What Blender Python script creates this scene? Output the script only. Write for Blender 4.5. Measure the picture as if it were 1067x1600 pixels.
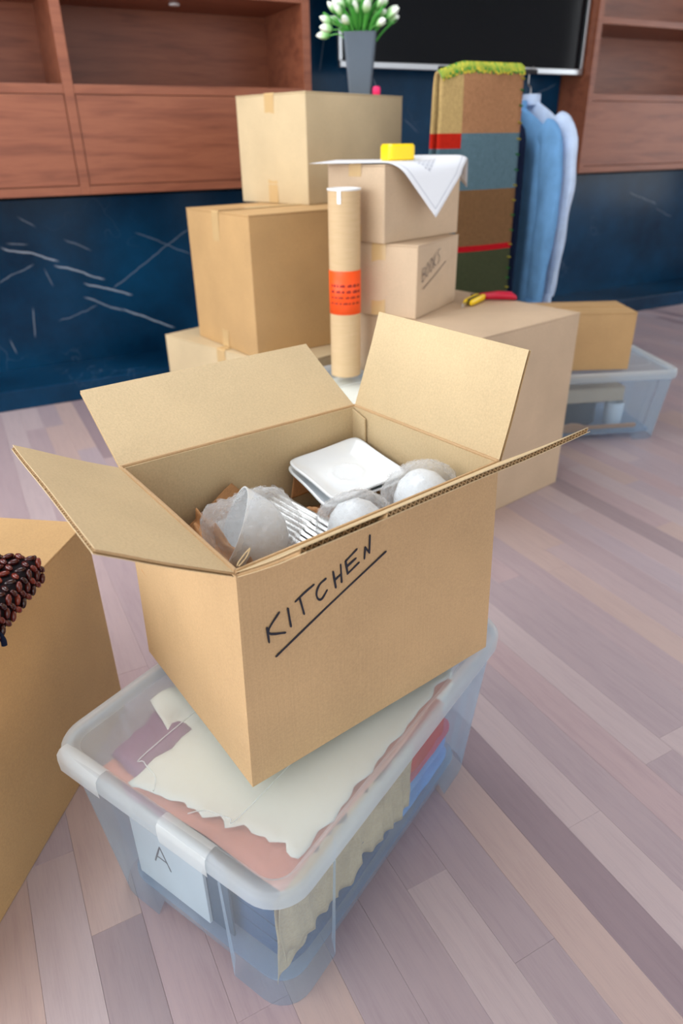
import bpy, bmesh, math, random
from mathutils import Vector, Matrix, noise
random.seed(7)
for o in list(bpy.data.objects): bpy.data.objects.remove(o)
SC = bpy.context.scene
COL = SC.collection
PI = math.pi
R = math.radians

# ------------------------------------------------------------------ camera, world, lights, exposure
PITCH, ROLL, FPX = 0.490736, -0.016341, 1081.1
cam = bpy.data.cameras.new('camera'); cam.sensor_fit = 'VERTICAL'; cam.sensor_height = 36.0
cam.lens = FPX / 1600 * 36; cam.clip_start = 0.05
cam.dof.use_dof = True; cam.dof.focus_distance = 0.88; cam.dof.aperture_fstop = 4.2
camo = bpy.data.objects.new('camera', cam); COL.objects.link(camo)
camo.matrix_world = Matrix.Translation((0, 0, 1)) @ Matrix.Rotation(PI/2 - PITCH, 4, 'X') @ Matrix.Rotation(ROLL, 4, 'Z')
SC.camera = camo

world = bpy.data.worlds.new('world'); SC.world = world; world.use_nodes = True
bg = world.node_tree.nodes['Background']; bg.inputs[0].default_value = (0.92, 0.96, 1.0, 1); bg.inputs[1].default_value = 1.5

TW = 0.47716                                    # yaw of the television wall
WA = Vector((math.cos(TW), math.sin(TW), 0)); WN = Vector((-math.sin(TW), math.cos(TW), 0))
def wf(a, n, z=0.0): return WA*a + WN*n + Vector((0, 0, z))
def area(name, loc, direction, sx, sy, power, color):
    l = bpy.data.lights.new(name, 'AREA'); l.shape = 'RECTANGLE'; l.size = sx; l.size_y = sy; l.energy = power; l.color = color
    o = bpy.data.objects.new(name, l); COL.objects.link(o); o.location = loc
    o.rotation_euler = direction.to_track_quat('-Z', 'Y').to_euler(); return o
area('window_daylight', wf(-1.75, 1.0, 1.35), WA, 3.6, 2.3, 60, (0.97, 0.985, 1.0))
area('window_daylight_right', wf(5.3, 1.9, 1.5), -WA, 1.6, 2.0, 14, (0.95, 0.97, 1.0))

vs = SC.view_settings; vs.view_transform = 'Standard'; vs.look = 'None'; vs.gamma = 1; vs.use_curve_mapping = False
vs.exposure = 0.26

# ------------------------------------------------------------------ helpers
def tag(o, label=None, cat=None, group=None, kind=None):
    if label: o['label'] = label
    if cat: o['category'] = cat
    if group: o['group'] = group
    if kind: o['kind'] = kind
    return o
def empty(name, loc=(0, 0, 0), rz=0.0, rot=None):
    o = bpy.data.objects.new(name, None); COL.objects.link(o); o.location = loc; o.empty_display_size = 0.05
    o.rotation_euler = rot if rot else (0, 0, rz); return o
def mobj(name, verts, faces, mat, parent=None, smooth=False, loc=None, rot=None):
    me = bpy.data.meshes.new(name); me.from_pydata([tuple(v) for v in verts], [], faces); me.update()
    if smooth: me.polygons.foreach_set('use_smooth', [True]*len(me.polygons)); me.set_sharp_from_angle(angle=R(48))
    o = bpy.data.objects.new(name, me); COL.objects.link(o)
    if mat: me.materials.append(mat)
    if parent: o.parent = parent
    if loc: o.location = loc
    if rot: o.rotation_euler = rot
    return o
def share(name, me, parent=None, loc=(0, 0, 0), rot=(0, 0, 0), scale=None):
    o = bpy.data.objects.new(name, me); COL.objects.link(o); o.parent = parent; o.location = loc; o.rotation_euler = rot
    if scale: o.scale = scale
    return o
def bevel(o, w=0.003, seg=2, ang=40):
    m = o.modifiers.new('bevel', 'BEVEL'); m.width = w; m.segments = seg; m.limit_method = 'ANGLE'; m.angle_limit = R(ang); return o
def thick(o, t, off=-1):
    m = o.modifiers.new('thick', 'SOLIDIFY'); m.thickness = t; m.offset = off; return o
class MB:
    def __init__(s): s.v = []; s.f = []
    def add(s, vs, fs):
        n = len(s.v); s.v += [Vector(v) for v in vs]; s.f += [tuple(i+n for i in f) for f in fs]
    def box(s, x0, x1, y0, y1, z0, z1):
        s.add([(x0,y0,z0),(x1,y0,z0),(x1,y1,z0),(x0,y1,z0),(x0,y0,z1),(x1,y0,z1),(x1,y1,z1),(x0,y1,z1)],
              [(0,3,2,1),(4,5,6,7),(0,1,5,4),(1,2,6,5),(2,3,7,6),(3,0,4,7)])
    def grid(s, fn, nu, nv):
        vs = [fn(i/nu, j/nv) for j in range(nv+1) for i in range(nu+1)]
        s.add(vs, [(j*(nu+1)+i, j*(nu+1)+i+1, (j+1)*(nu+1)+i+1, (j+1)*(nu+1)+i) for j in range(nv) for i in range(nu)])
    def loft(s, rings, cap0=True, cap1=True, closed=True):
        n = len(rings[0]); base = len(s.v); s.v += [Vector(p) for r in rings for p in r]
        for k in range(len(rings)-1):
            for i in range(n if closed else n-1):
                j = (i+1) % n; s.f.append((base+k*n+i, base+k*n+j, base+(k+1)*n+j, base+(k+1)*n+i))
        if cap0: s.f.append(tuple(base+i for i in range(n-1, -1, -1)))
        if cap1: s.f.append(tuple(base+(len(rings)-1)*n+i for i in range(n)))
    def tube(s, pts, r, n=8, caps=True):
        pts = [Vector(p) for p in pts]; rings = []
        rs = r if isinstance(r, (list, tuple)) else [r]*len(pts)
        up = Vector((0, 0, 1)); 
        for i, p in enumerate(pts):
            t = (pts[min(i+1, len(pts)-1)] - pts[max(i-1, 0)]).normalized()
            if i == 0:
                x = t.cross(up if abs(t.z) < .95 else Vector((1, 0, 0))).normalized()
            else:
                x = (x - t*x.dot(t)).normalized()
            y = t.cross(x); rings.append([p + (x*math.cos(2*PI*k/n) + y*math.sin(2*PI*k/n))*rs[i] for k in range(n)])
        s.loft(rings, caps, caps)
    def lathe(s, prof, n=24, cap0=True, cap1=True):
        s.loft([[(r*math.cos(2*PI*k/n), r*math.sin(2*PI*k/n), z) for k in range(n)] for r, z in prof], cap0, cap1)
    def build(s, name, mat, parent=None, smooth=False, **k): return mobj(name, s.v, s.f, mat, parent, smooth, **k)
def boxobj(name, x0, x1, y0, y1, z0, z1, mat, parent=None, bev=0.0):
    m = MB(); m.box(x0, x1, y0, y1, z0, z1); o = m.build(name, mat, parent)
    if bev: bevel(o, bev)
    return o
def rrect(hw, hd, r, seg=6):
    P = []
    for cx, cy, a0 in ((hw-r, hd-r, 0), (-hw+r, hd-r, 90), (-hw+r, -hd+r, 180), (hw-r, -hd+r, 270)):
        for k in range(seg+1):
            a = R(a0 + 90*k/seg); P.append((cx+r*math.cos(a), cy+r*math.sin(a)))
    return P
def catmull(pts, n=6):
    pts = [Vector(p) for p in pts]; out = []
    for i in range(len(pts)-1):
        p0 = pts[max(i-1, 0)]; p1 = pts[i]; p2 = pts[i+1]; p3 = pts[min(i+2, len(pts)-1)]
        for k in range(n):
            t = k/n; out.append(0.5*((2*p1)+(p2-p0)*t+(2*p0-5*p1+4*p2-p3)*t*t+(3*p1-p0-3*p2+p3)*t**3))
    out.append(pts[-1]); return out

# ------------------------------------------------------------------ materials
def srgb(r, g, b):
    f = lambda c: (c/255/12.92) if c/255 <= .04045 else ((c/255+.055)/1.055)**2.4
    return (f(r), f(g), f(b), 1)
class Mat:
    def __init__(s, name, color=(.8, .8, .8, 1), rough=.5, metal=0, spec=.5):
        s.m = bpy.data.materials.new(name); s.m.use_nodes = True; s.t = s.m.node_tree; s.N = s.t.nodes; s.L = s.t.links
        s.b = s.N['Principled BSDF']; s.b.inputs['Base Color'].default_value = color; s.b.inputs['Roughness'].default_value = rough
        s.b.inputs['Metallic'].default_value = metal; s.b.inputs['Specular IOR Level'].default_value = spec
        s._co = None
    def n(s, typ, **k):
        x = s.N.new(typ)
        for a, v in k.items(): setattr(x, a, v)
        return x
    def co(s, kind='Object'):
        if not s._co: s._co = s.n('ShaderNodeTexCoord')
        return s._co.outputs[kind]
    def mapped(s, scale=(1, 1, 1), rot=(0, 0, 0), src=None):
        m = s.n('ShaderNodeMapping'); m.inputs['Scale'].default_value = scale; m.inputs['Rotation'].default_value = rot
        s.L.new(src or s.co(), m.inputs[0]); return m.outputs[0]
    def noise(s, vec, scale=5, detail=3, rough=.5, dist=0):
        x = s.n('ShaderNodeTexNoise'); x.inputs['Scale'].default_value = scale; x.inputs['Detail'].default_value = detail
        x.inputs['Roughness'].default_value = rough; x.inputs['Distortion'].default_value = dist
        s.L.new(vec, x.inputs['Vector']); return x.outputs[0]
    def ramp(s, fac, stops, interp='LINEAR'):
        x = s.n('ShaderNodeValToRGB'); x.color_ramp.interpolation = interp; e = x.color_ramp.elements
        while len(e) > 1: e.remove(e[-1])
        e[0].position, e[0].color = stops[0]
        for p, c in stops[1:]:
            q = e.new(p); q.color = c
        s.L.new(fac, x.inputs[0]); return x.outputs[0]
    def math(s, op, a, b=None, c=None, clamp=False):
        x = s.n('ShaderNodeMath', operation=op, use_clamp=clamp)
        for i, q in enumerate((a, b, c)):
            if q is None: continue
            if isinstance(q, (int, float)): x.inputs[i].default_value = q
            else: s.L.new(q, x.inputs[i])
        return x.outputs[0]
    def mix(s, fac, a, b, blend='MIX'):
        x = s.n('ShaderNodeMix', data_type='RGBA', blend_type=blend)
        for q, sock in ((fac, x.inputs[0]), (a, x.inputs[6]), (b, x.inputs[7])):
            if isinstance(q, (int, float, tuple)): sock.default_value = q
            else: s.L.new(q, sock)
        return x.outputs[2]
    def sep(s, vec):
        x = s.n('ShaderNodeSeparateXYZ'); s.L.new(vec, x.inputs[0]); return x.outputs
    def bump(s, h, strength=.2, dist=.002):
        x = s.n('ShaderNodeBump'); x.inputs['Strength'].default_value = strength; x.inputs['Distance'].default_value = dist
        s.L.new(h, x.inputs['Height']); s.L.new(x.outputs[0], s.b.inputs['Normal'])
    def col(s, c): s.L.new(c, s.b.inputs['Base Color'])
    def set(s, k, v):
        if isinstance(v, (int, float, tuple)): s.b.inputs[k].default_value = v
        else: s.L.new(v, s.b.inputs[k])

def mul(c, k): return (c[0]*k, c[1]*k, c[2]*k, 1)
def cardboard(name, c, flute=(0, 0, 0), lines=.5):
    m = Mat(name, c, .62, spec=.4)
    n1 = m.noise(m.co(), 6, 3); n2 = m.noise(m.co(), 350, 2, .7)
    f = m.math('ADD', m.math('MULTIPLY', n1, .5), m.math('MULTIPLY', n2, .5))
    m.col(m.ramp(f, [(.3, mul(c, .84)), (.7, mul(c, 1.12))]))
    st = m.noise(m.mapped((260, 260, 3)), 1, 1)
    m.bump(m.math('ADD', m.math('MULTIPLY', st, lines), m.math('MULTIPLY', n2, .4)), .25, .0012)
    return m.m
KRAFT = srgb(203, 168, 119)
M_CARD = cardboard('cardboard_light', srgb(206, 184, 146))
M_CARD2 = cardboard('cardboard_golden', srgb(196, 158, 108))
M_CARD3 = cardboard('cardboard_pinkish', srgb(204, 178, 148))
M_CARDK = cardboard('cardboard_kitchen', srgb(194, 160, 118), lines=1.4)
M_CARDIN = cardboard('cardboard_inside', srgb(206, 182, 142), lines=1.6)
M_TAPE = Mat('packing_tape', srgb(205, 172, 122), .22, spec=.6).m
M_INK = Mat('marker_ink', srgb(22, 26, 40), .45).m
M_INKB = Mat('marker_ink_faded', srgb(98, 84, 80), .6).m

def walnut():
    m = Mat('walnut', srgb(140, 82, 58), .42, spec=.45)
    v = m.mapped((.9, 6, 9)); n1 = m.noise(v, 3.0, 5, .55, .6)
    n2 = m.noise(m.mapped((4, 60, 90)), 2, 3, .6)
    f = m.math('ADD', m.math('MULTIPLY', n1, .75), m.math('MULTIPLY', n2, .25))
    m.col(m.ramp(f, [(.3, srgb(110, 60, 42)), (.45, srgb(132, 76, 54)), (.58, srgb(146, 87, 62)), (.75, srgb(126, 70, 50))]))
    m.bump(n2, .08, .001); return m.m
M_WALNUT = walnut()

VEINS = [(0.185,0.616,0.388,0.551,1),(0.387,0.528,0.576,0.448,1),(0.5,0.431,0.693,0.363,0.9),(0.489,0.371,0.644,0.3,0.6),(0.653,0.299,0.878,0.189,0.9),(1.008,0.642,0.627,0.403,0.4),(0.139,0.477,0.281,0.533,0.4),(0.766,0.642,1.003,0.528,0.35),(0.446,0.631,0.539,0.583,0.4),(0.275,0.727,0.322,0.691,0.4),(0.358,0.282,0.523,0.33,0.3),(0.248,0.34,0.232,0.226,0.5),(0.334,0.513,0.352,0.449,0.35),(0.211,0.636,0.274,0.624,0.5),(0.125,0.215,0.136,0.164,0.5),(3.984,0.684,4.237,0.602,0.4),(4.256,0.573,4.416,0.516,0.25),(3.387,0.914,3.491,1.012,0.35),(2.231,1.102,2.308,1.047,0.3),(3.111,1.235,3.231,1.27,0.3),(1.785,1.505,1.743,1.315,0.3)]
def marble(name, veins):
    m = Mat(name, srgb(14, 44, 60), .25, spec=.22)
    co = m.co(); X, Y, Z = m.sep(co)
    n1 = m.noise(co, 2.2, 5, .6)
    base = m.ramp(n1, [(.3, srgb(1, 32, 56)), (.7, srgb(8, 62, 96))])
    wob = m.math('MULTIPLY', m.math('SUBTRACT', m.noise(co, 9, 3), .5), .035)
    tot = None
    if veins:
        Zw = m.math('ADD', Z, wob)
        for x0, z0, x1, z1, s in VEINS:
            dx, dz = x1-x0, z1-z0; L = math.hypot(dx, dz); ux, uz = dx/L, dz/L
            # t = along, d = across
            t = m.math('ADD', m.math('MULTIPLY', m.math('SUBTRACT', X, x0), ux), m.math('MULTIPLY', m.math('SUBTRACT', Zw, z0), uz))
            d = m.math('ABSOLUTE', m.math('SUBTRACT', m.math('MULTIPLY', m.math('SUBTRACT', X, x0), uz), m.math('MULTIPLY', m.math('SUBTRACT', Zw, z0), ux)))
            e = m.math('ABSOLUTE', m.math('SUBTRACT', t, L/2))
            inside = m.math('MULTIPLY', m.math('SUBTRACT', L/2+.015, e), 40, clamp=True)
            w = .0055 if s > .5 else .004
            line = m.math('SUBTRACT', 1, m.math('DIVIDE', d, w), clamp=True)
            q = m.math('MULTIPLY', m.math('MULTIPLY', line, inside), s*.6)
            tot = q if tot is None else m.math('MAXIMUM', tot, q)
    vo = m.n('ShaderNodeTexVoronoi', feature='DISTANCE_TO_EDGE'); vo.inputs['Scale'].default_value = 3.2
    wv = m.n('ShaderNodeVectorMath', operation='ADD'); m.L.new(co, wv.inputs[0])
    nn = m.n('ShaderNodeTexNoise'); nn.inputs['Scale'].default_value = 4; m.L.new(co, nn.inputs['Vector']); m.L.new(nn.outputs[1], wv.inputs[1])
    m.L.new(wv.outputs[0], vo.inputs['Vector'])
    faint = m.math('SUBTRACT', 1, m.math('DIVIDE', vo.outputs[0], .012), clamp=True)
    mask = m.math('MULTIPLY', m.math('SUBTRACT', m.noise(co, 1.7, 2), .52), 3.0, clamp=True)
    fv = m.math('MULTIPLY', m.math('MULTIPLY', faint, mask), .28)
    tot = fv if tot is None else m.math('MAXIMUM', tot, fv)
    m.col(m.mix(tot, base, srgb(205, 215, 225))); return m.m
M_MARBLE = marble('dark_marble', True); M_MARBLE2 = marble('dark_marble_plain', False)

def plank_mat(name, obj):
    m = Mat(name, srgb(160, 125, 118), .36, spec=.7)
    if obj:
        oi = m.n('ShaderNodeObjectInfo'); c = oi.outputs['Color']; off = m.math('MULTIPLY', oi.outputs['Random'], 40)
        va = m.n('ShaderNodeVectorMath', operation='ADD'); m.L.new(m.co(), va.inputs[0]); m.L.new(off, va.inputs[1]); src = va.outputs[0]
    else:
        a = m.n('ShaderNodeVertexColor', layer_name='tint'); c = a.outputs[0]; src = m.co()
    n1 = m.noise(m.mapped((2.2, 26, 1), src=src), 3, 5, .6, .4); n2 = m.noise(m.mapped((14, 260, 1), src=src), 2, 3, .6)
    f = m.math('ADD', m.math('MULTIPLY', n1, .6), m.math('MULTIPLY', n2, .4))
    g = m.ramp(f, [(.3, (.88, .86, .88, 1)), (.52, (1, 1, 1, 1)), (.72, (1.06, 1.04, 1.02, 1))])
    m.col(m.mix(1.0, c, g, 'MULTIPLY'))
    m.set('Roughness', m.math('ADD', .30, m.math('MULTIPLY', n2, .14)))
    m.bump(n2, .05, .001); return m.m
M_PLANK = plank_mat('plank_wood', True); M_PLANKS = plank_mat('plank_wood_far', False)
M_WHITEWALL = Mat('white_paint', (.82, .82, .80, 1), .8).m
M_UNDER = Mat('floor_base', srgb(90, 70, 65), .6).m
M_GLASSDARK = Mat('screen_glass', (.003, .004, .006, 1), .08, spec=.16).m
M_ALU = Mat('brushed_aluminium', (.62, .65, .68, 1), .32, 1.0).m
M_BLACK = Mat('black_plastic', (.012, .012, .014, 1), .35).m
M_SLATE = Mat('slate_ceramic', srgb(84, 96, 110), .4).m
M_YELLOW = Mat('yellow_plastic', srgb(255, 214, 0), .35).m
M_CRIMSON = Mat('crimson_plastic', srgb(190, 10, 50), .35).m
M_PINK = Mat('pink_plastic', srgb(245, 40, 110), .4).m
M_WHITEPL = Mat('white_plastic', (.85, .87, .88, 1), .35).m
M_PORC = Mat('white_porcelain', srgb(236, 242, 246), .12, spec=.6).m
M_STEEL = Mat('steel', (.56, .57, .56, 1), .32, 1.0).m
M_PINE = Mat('spoon_wood', srgb(196, 138, 92), .6).m

def plastic(name, tint, alpha, rough=.18, white=.9):
    """thin frosted polypropylene sheet: part clear, part milky with a soft sheen"""
    m = Mat(name); m.N.remove(m.b); out = [x for x in m.N if x.type == 'OUTPUT_MATERIAL'][0]
    tr = m.n('ShaderNodeBsdfTransparent'); tr.inputs[0].default_value = (*tint, 1)
    pb = m.n('ShaderNodeBsdfPrincipled'); pb.inputs['Base Color'].default_value = (white*tint[0], white*tint[1], white*tint[2], 1); pb.inputs['Roughness'].default_value = rough
    tl = m.n('ShaderNodeBsdfTranslucent'); tl.inputs[0].default_value = (white*tint[0], white*tint[1], white*tint[2], 1)
    a = m.n('ShaderNodeMixShader'); a.inputs[0].default_value = .45; m.L.new(pb.outputs[0], a.inputs[1]); m.L.new(tl.outputs[0], a.inputs[2])
    lw = m.n('ShaderNodeLayerWeight'); lw.inputs[0].default_value = .35
    al = m.math('ADD', alpha, m.math('MULTIPLY', lw.outputs['Fresnel'], .22), clamp=True)
    b = m.n('ShaderNodeMixShader'); m.L.new(al, b.inputs[0]); m.L.new(tr.outputs[0], b.inputs[1]); m.L.new(a.outputs[0], b.inputs[2])
    m.L.new(b.outputs[0], out.inputs[0]); return m
M_PANE = plastic('window_glass', (.97, .99, .99), .03, .05).m
M_CRATE = plastic('frosted_plastic', (.80, .91, 1.0), .22).m
M_LID = plastic('frosted_lid_plastic', (.97, .985, .985), .30).m
M_RIM = plastic('milky_rim_plastic', (.95, .98, .985), .46, .15).m
def bubble():
    m = plastic('bubble_wrap_film', (.98, .99, 1.0), .20, .07)
    vo = m.n('ShaderNodeTexVoronoi'); vo.inputs['Scale'].default_value = 95; m.L.new(m.co(), vo.inputs['Vector'])
    wr = m.noise(m.co(), 45, 4, .6, 1.0)
    h = m.math('ADD', m.math('MULTIPLY', m.math('SUBTRACT', 1, m.math('MULTIPLY', vo.outputs[0], 1.6), clamp=True), .5), wr)
    bp = m.n('ShaderNodeBump'); bp.inputs['Strength'].default_value = .9; bp.inputs['Distance'].default_value = .005; m.L.new(h, bp.inputs['Height'])
    for x in m.N:
        if x.type in ('BSDF_PRINCIPLED', 'LAYER_WEIGHT'): m.L.new(bp.outputs[0], x.inputs['Normal'])
    return m.m
M_BUBBLE = bubble()
M_BUBBLES = plastic('bubble_film_domes', (1.0, 1.0, 1.0), .06, .05).m
def cloth(name, c, sc=400, rough=.85):
    m = Mat(name, c, rough, spec=.2); n1 = m.noise(m.co(), 14, 3); n2 = m.noise(m.co(), sc, 2)
    f = m.math('ADD', m.math('MULTIPLY', n1, .6), m.math('MULTIPLY', n2, .4))
    m.col(m.ramp(f, [(.3, mul(c, .75)), (.7, mul(c, 1.2))])); m.bump(n2, .2, .001); return m.m
M_DENIM = cloth('denim_blue', srgb(112, 164, 214)); M_PALE = cloth('pale_blue_cotton', srgb(196, 214, 240)); M_NAVY = cloth('navy_wool', srgb(14, 26, 54))
M_DARKRED = cloth('dark_red_wool', srgb(74, 10, 22)); M_PAPERPK = cloth('pink_paper', srgb(232, 158, 140), 200, .7); M_PURPLE = cloth('mauve_cloth', srgb(150, 104, 140))
M_DKBLUE = cloth('dark_blue_cloth', srgb(48, 84, 122)); M_REDC = cloth('red_cloth', srgb(204, 62, 52)); M_ROSE = cloth('rose_cloth', srgb(206, 96, 116))
M_KPAPER = cloth('kraft_paper', srgb(192, 142, 96), 300, .7); M_KPAPERL = cloth('light_kraft_paper', srgb(214, 186, 146), 300, .7)
def foam():
    m = Mat('white_foam_sheet', srgb(244, 246, 236), .7); w = m.n('ShaderNodeTexWave'); w.inputs['Scale'].default_value = 90; w.inputs['Distortion'].default_value = 1.5
    m.L.new(m.mapped((1, .25, 1)), w.inputs['Vector']); m.bump(w.outputs[1], .12, .0015); return m.m
M_FOAM = foam()

# ------------------------------------------------------------------ the room
def struct(o): o['kind'] = 'structure'; return o
floor = struct(boxobj('floor', -4.5, 6.5, -4, 6.0, -.06, -.0125, M_UNDER))
wall = boxobj('wall_back', -1.8, 5.4, 3.52, 3.74, 0, .80, M_MARBLE); wall.rotation_euler = (0, 0, TW); struct(wall)
def wallpiece(name, a0, a1, n0, n1, z0, z1, mat, parent=None):
    o = boxobj(name, a0, a1, n0, n1, z0, z1, mat, parent)
    if not parent: o.rotation_euler = (0, 0, TW); struct(o)
    return o
wallpiece('marble_panel', 1.6, 3.27, 3.52, 3.74, .801, 2.7, M_MARBLE, wall)
wallpiece('upper_wall', -1.8, 5.4, 3.745, 3.85, .801, 2.7, M_MARBLE2, wall)
base = wallpiece('baseboard_back', -1.8, 5.4, 3.173, 3.519, 0, .086, M_MARBLE2); bevel(base, .004)
wallpiece('ceiling', -1.9, 5.5, -3.0, 3.9, 2.7, 2.8, M_WHITEWALL)
def window_wall(name, wname, a0, a1, n_lo, n_hi, z_lo, z_hi):
    w = MB(); w.box(a0, a1, -3.0, n_lo, 0, 2.7); w.box(a0, a1, n_hi, 3.85, 0, 2.7); w.box(a0, a1, n_lo, n_hi, 0, z_lo); w.box(a0, a1, n_lo, n_hi, z_hi, 2.7)
    o = w.build(name, M_WHITEWALL); o.rotation_euler = (0, 0, TW); struct(o)
    f = MB(); ac = (a0+a1)/2
    k = 3 if n_hi-n_lo > 2 else 2
    for i in range(k+1):
        y = n_lo + (n_hi-n_lo)*i/k; f.box(ac-.03, ac+.03, y-.025, y+.025, z_lo, z_hi)
    f.box(ac-.03, ac+.03, n_lo, n_hi, z_lo, z_lo+.05); f.box(ac-.03, ac+.03, n_lo, n_hi, z_hi-.05, z_hi)
    wo = f.build(wname, M_WHITEPL); wo.rotation_euler = (0, 0, TW); struct(wo)
    for i in range(k):
        y0, y1 = n_lo + (n_hi-n_lo)*i/k, n_lo + (n_hi-n_lo)*(i+1)/k; boxobj('pane', ac-.004, ac+.004, y0+.026, y1-.026, z_lo+.051, z_hi-.051, M_PANE, wo)
window_wall('wall_left', 'window_1', -1.96, -1.82, -.85, 2.85, .15, 2.5)
window_wall('wall_right', 'window_2', 5.36, 5.5, 1.05, 2.75, .45, 2.5)

fill_light = empty('added_fill_panel', wf(.4, 2.2, 2.62), TW); tag(fill_light, 'wide flat white fill light panel added above the cartons', 'fill_light')  # unseen glowing panel, added to brighten the far floor and carton tops
boxobj('housing', -.8, .8, -.8, .8, .03, .079, M_WHITEPL, fill_light, .005)
lm = Mat('fill_diffuser', (.9, .9, .9, 1), .5); lm.set('Emission Color', (.96, .98, 1, 1)); lm.set('Emission Strength', .6)
boxobj('diffuser', -.77, .77, -.77, .77, .012, .029, lm.m, fill_light, .004)
ll = area('added_fill_light', wf(.4, 2.2, 2.625), Vector((0, 0, -1)), 1.5, 1.5, 24, (.94, .97, 1.0)); ll.rotation_euler = (0, 0, TW)  # added overhead fill that does the panel's actual lighting
# floor planks, laid along PD
PD = Vector((math.cos(R(-62.4)), math.sin(R(-62.4)), 0)); PE = Vector((-PD.y, PD.x, 0)); PWID = .0725
def proj(P):
    x, y, z = P[0], P[1], P[2]-1; cp, sp = math.cos(PITCH), math.sin(PITCH); d = y*cp - z*sp
    if d < .1: return None
    u = FPX*x/d; v = -FPX*(y*sp+z*cp)/d; c, s = math.cos(ROLL), math.sin(ROLL)
    return 533.5+c*u-s*v, 800+s*u+c*v
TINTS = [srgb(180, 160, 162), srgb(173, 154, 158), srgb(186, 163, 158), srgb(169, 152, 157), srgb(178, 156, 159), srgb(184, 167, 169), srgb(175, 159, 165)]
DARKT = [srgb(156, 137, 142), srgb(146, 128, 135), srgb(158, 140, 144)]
pl = []; rnd = random.Random(3); LENS = (.55, .75, .95)
for k in range(-60, 75):
    e0 = .600 + k*PWID; t = -4.2 - rnd.random()*.9
    while t < 3.2:
        L = rnd.choice(LENS); c = (e0 + PWID/2, t + L/2)
        P = PE*c[0] + PD*c[1]; n = P.dot(WN); a = P.dot(WA)
        dark = rnd.random() < .06; ci = rnd.randrange(7 if not dark else 3)
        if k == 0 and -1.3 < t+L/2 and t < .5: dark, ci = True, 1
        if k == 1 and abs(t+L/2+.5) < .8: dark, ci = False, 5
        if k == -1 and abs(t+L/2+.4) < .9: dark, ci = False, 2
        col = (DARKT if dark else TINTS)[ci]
        if n < 3.6 and n > -2.6 and -1.75 < a < 5.3:
            vis = 0
            for i in range(9):
                q = proj(PE*c[0] + PD*(t + L*i/8))
                if q and -20 < q[0] < 1087 and -20 < q[1] < 1640 and q[1] > 440: vis += 1
            dist = (P - Vector((0, 0, 1))).length
            pl.append((vis*L/dist**2, P, L, col))
        t += L
pl.sort(key=lambda q: -q[0])
def plank_mesh(L):
    hx, hy, b, z0 = L/2-.0001, PWID/2-.0001, .0004, -.012
    v = [(-hx,-hy,z0),(hx,-hy,z0),(hx,hy,z0),(-hx,hy,z0),(-hx,-hy,-b),(hx,-hy,-b),(hx,hy,-b),(-hx,hy,-b),(-hx+b,-hy+b,0),(hx-b,-hy+b,0),(hx-b,hy-b,0),(-hx+b,hy-b,0)]
    f = [(0,1,5,4),(1,2,6,5),(2,3,7,6),(3,0,4,7),(4,5,9,8),(5,6,10,9),(6,7,11,10),(7,4,8,11),(8,9,10,11)]
    return v, f
PM = {}
for L in LENS:
    v, f = plank_mesh(L); me = bpy.data.meshes.new('plank'); me.from_pydata(v, [], f); me.materials.append(M_PLANK); PM[L] = me
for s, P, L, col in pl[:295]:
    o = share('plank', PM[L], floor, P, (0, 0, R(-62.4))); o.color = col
rest = MB(); cols = []
Rm = Matrix.Rotation(R(-62.4), 4, 'Z')
for s, P, L, col in pl[295:]:
    v, f = plank_mesh(L); rest.add([Rm @ Vector(q) + P for q in v], f); cols += [col]*sum(len(x) for x in f)
ro = rest.build('far_planks', M_PLANKS, floor); ro['kind'] = 'stuff'
ca = ro.data.color_attributes.new('tint', 'FLOAT_COLOR', 'CORNER'); ca.data.foreach_set('color', [x for c in cols for x in c])

# ------------------------------------------------------------------ wall cabinets
def cabinet(name, label, a0, a1, dividers, shelves, drawers, z0=.822, z1=2.1, nf=3.30, nb=3.735):
    root = empty(name, wf((a0+a1)/2, (nf+nb)/2, z0), TW); ox, oy = (a0+a1)/2, (nf+nb)/2
    def bx(nm, A0, A1, N0, N1, Z0, Z1, bev=.0015): return boxobj(nm, A0-ox, A1-ox, N0-oy, N1-oy, Z0-z0, Z1-z0, M_WALNUT, root, bev)
    bx('side_panel', a0, a0+.036, nf, nb, z0, z1); bx('side_panel', a1-.036, a1, nf, nb, z0, z1)
    xs = [a0+.036] + [x for d in dividers for x in d] + [a1-.036]
    for d in dividers: bx('divider', d[0], d[1], nf, nb, z0, z1)
    bx('back_panel', a0+.036, a1-.036, nb-.012, nb-.001, z0+.002, z1-.002, 0)
    for i in range(0, len(xs), 2):
        l, r = xs[i]+.0005, xs[i+1]-.0005
        bx('bottom_board', l, r, nf+.001, nb-.013, z0, z0+.033)
        for za, zb in shelves: bx('shelf', l, r, nf+.002, nb-.013, za, zb)
        d = bx('drawer_front', l+.002, r-.002, nf+.004, nf+.024, z0+.036, 1.181)
        mm = MB(); mm.lathe([(.022, 0), (.022, .006), (.018, .008)], 16)
        q = mm.build('puck_light', M_WHITEPL, root, loc=((l+r)/2-ox, nf+.2-oy, shelves[1][0]-.0085-z0))
    bx('top_board', a0, a1, nf, nb, z1, z1+.03)
    return tag(root, label, 'cabinet')
cabinet('wall_cabinet', 'walnut wall cabinet with upright divider and long open niche, behind the tall carton stack', -.9, 1.59, [(.515, .554)], [(1.183, 1.216), (1.528, 1.562)], None)
cabinet('wall_cabinet', 'walnut wall cabinet with open shelves hung beside the hanging shirts', 3.28, 5.2, [], [(1.183, 1.216), (1.537, 1.568)], None)

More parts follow.
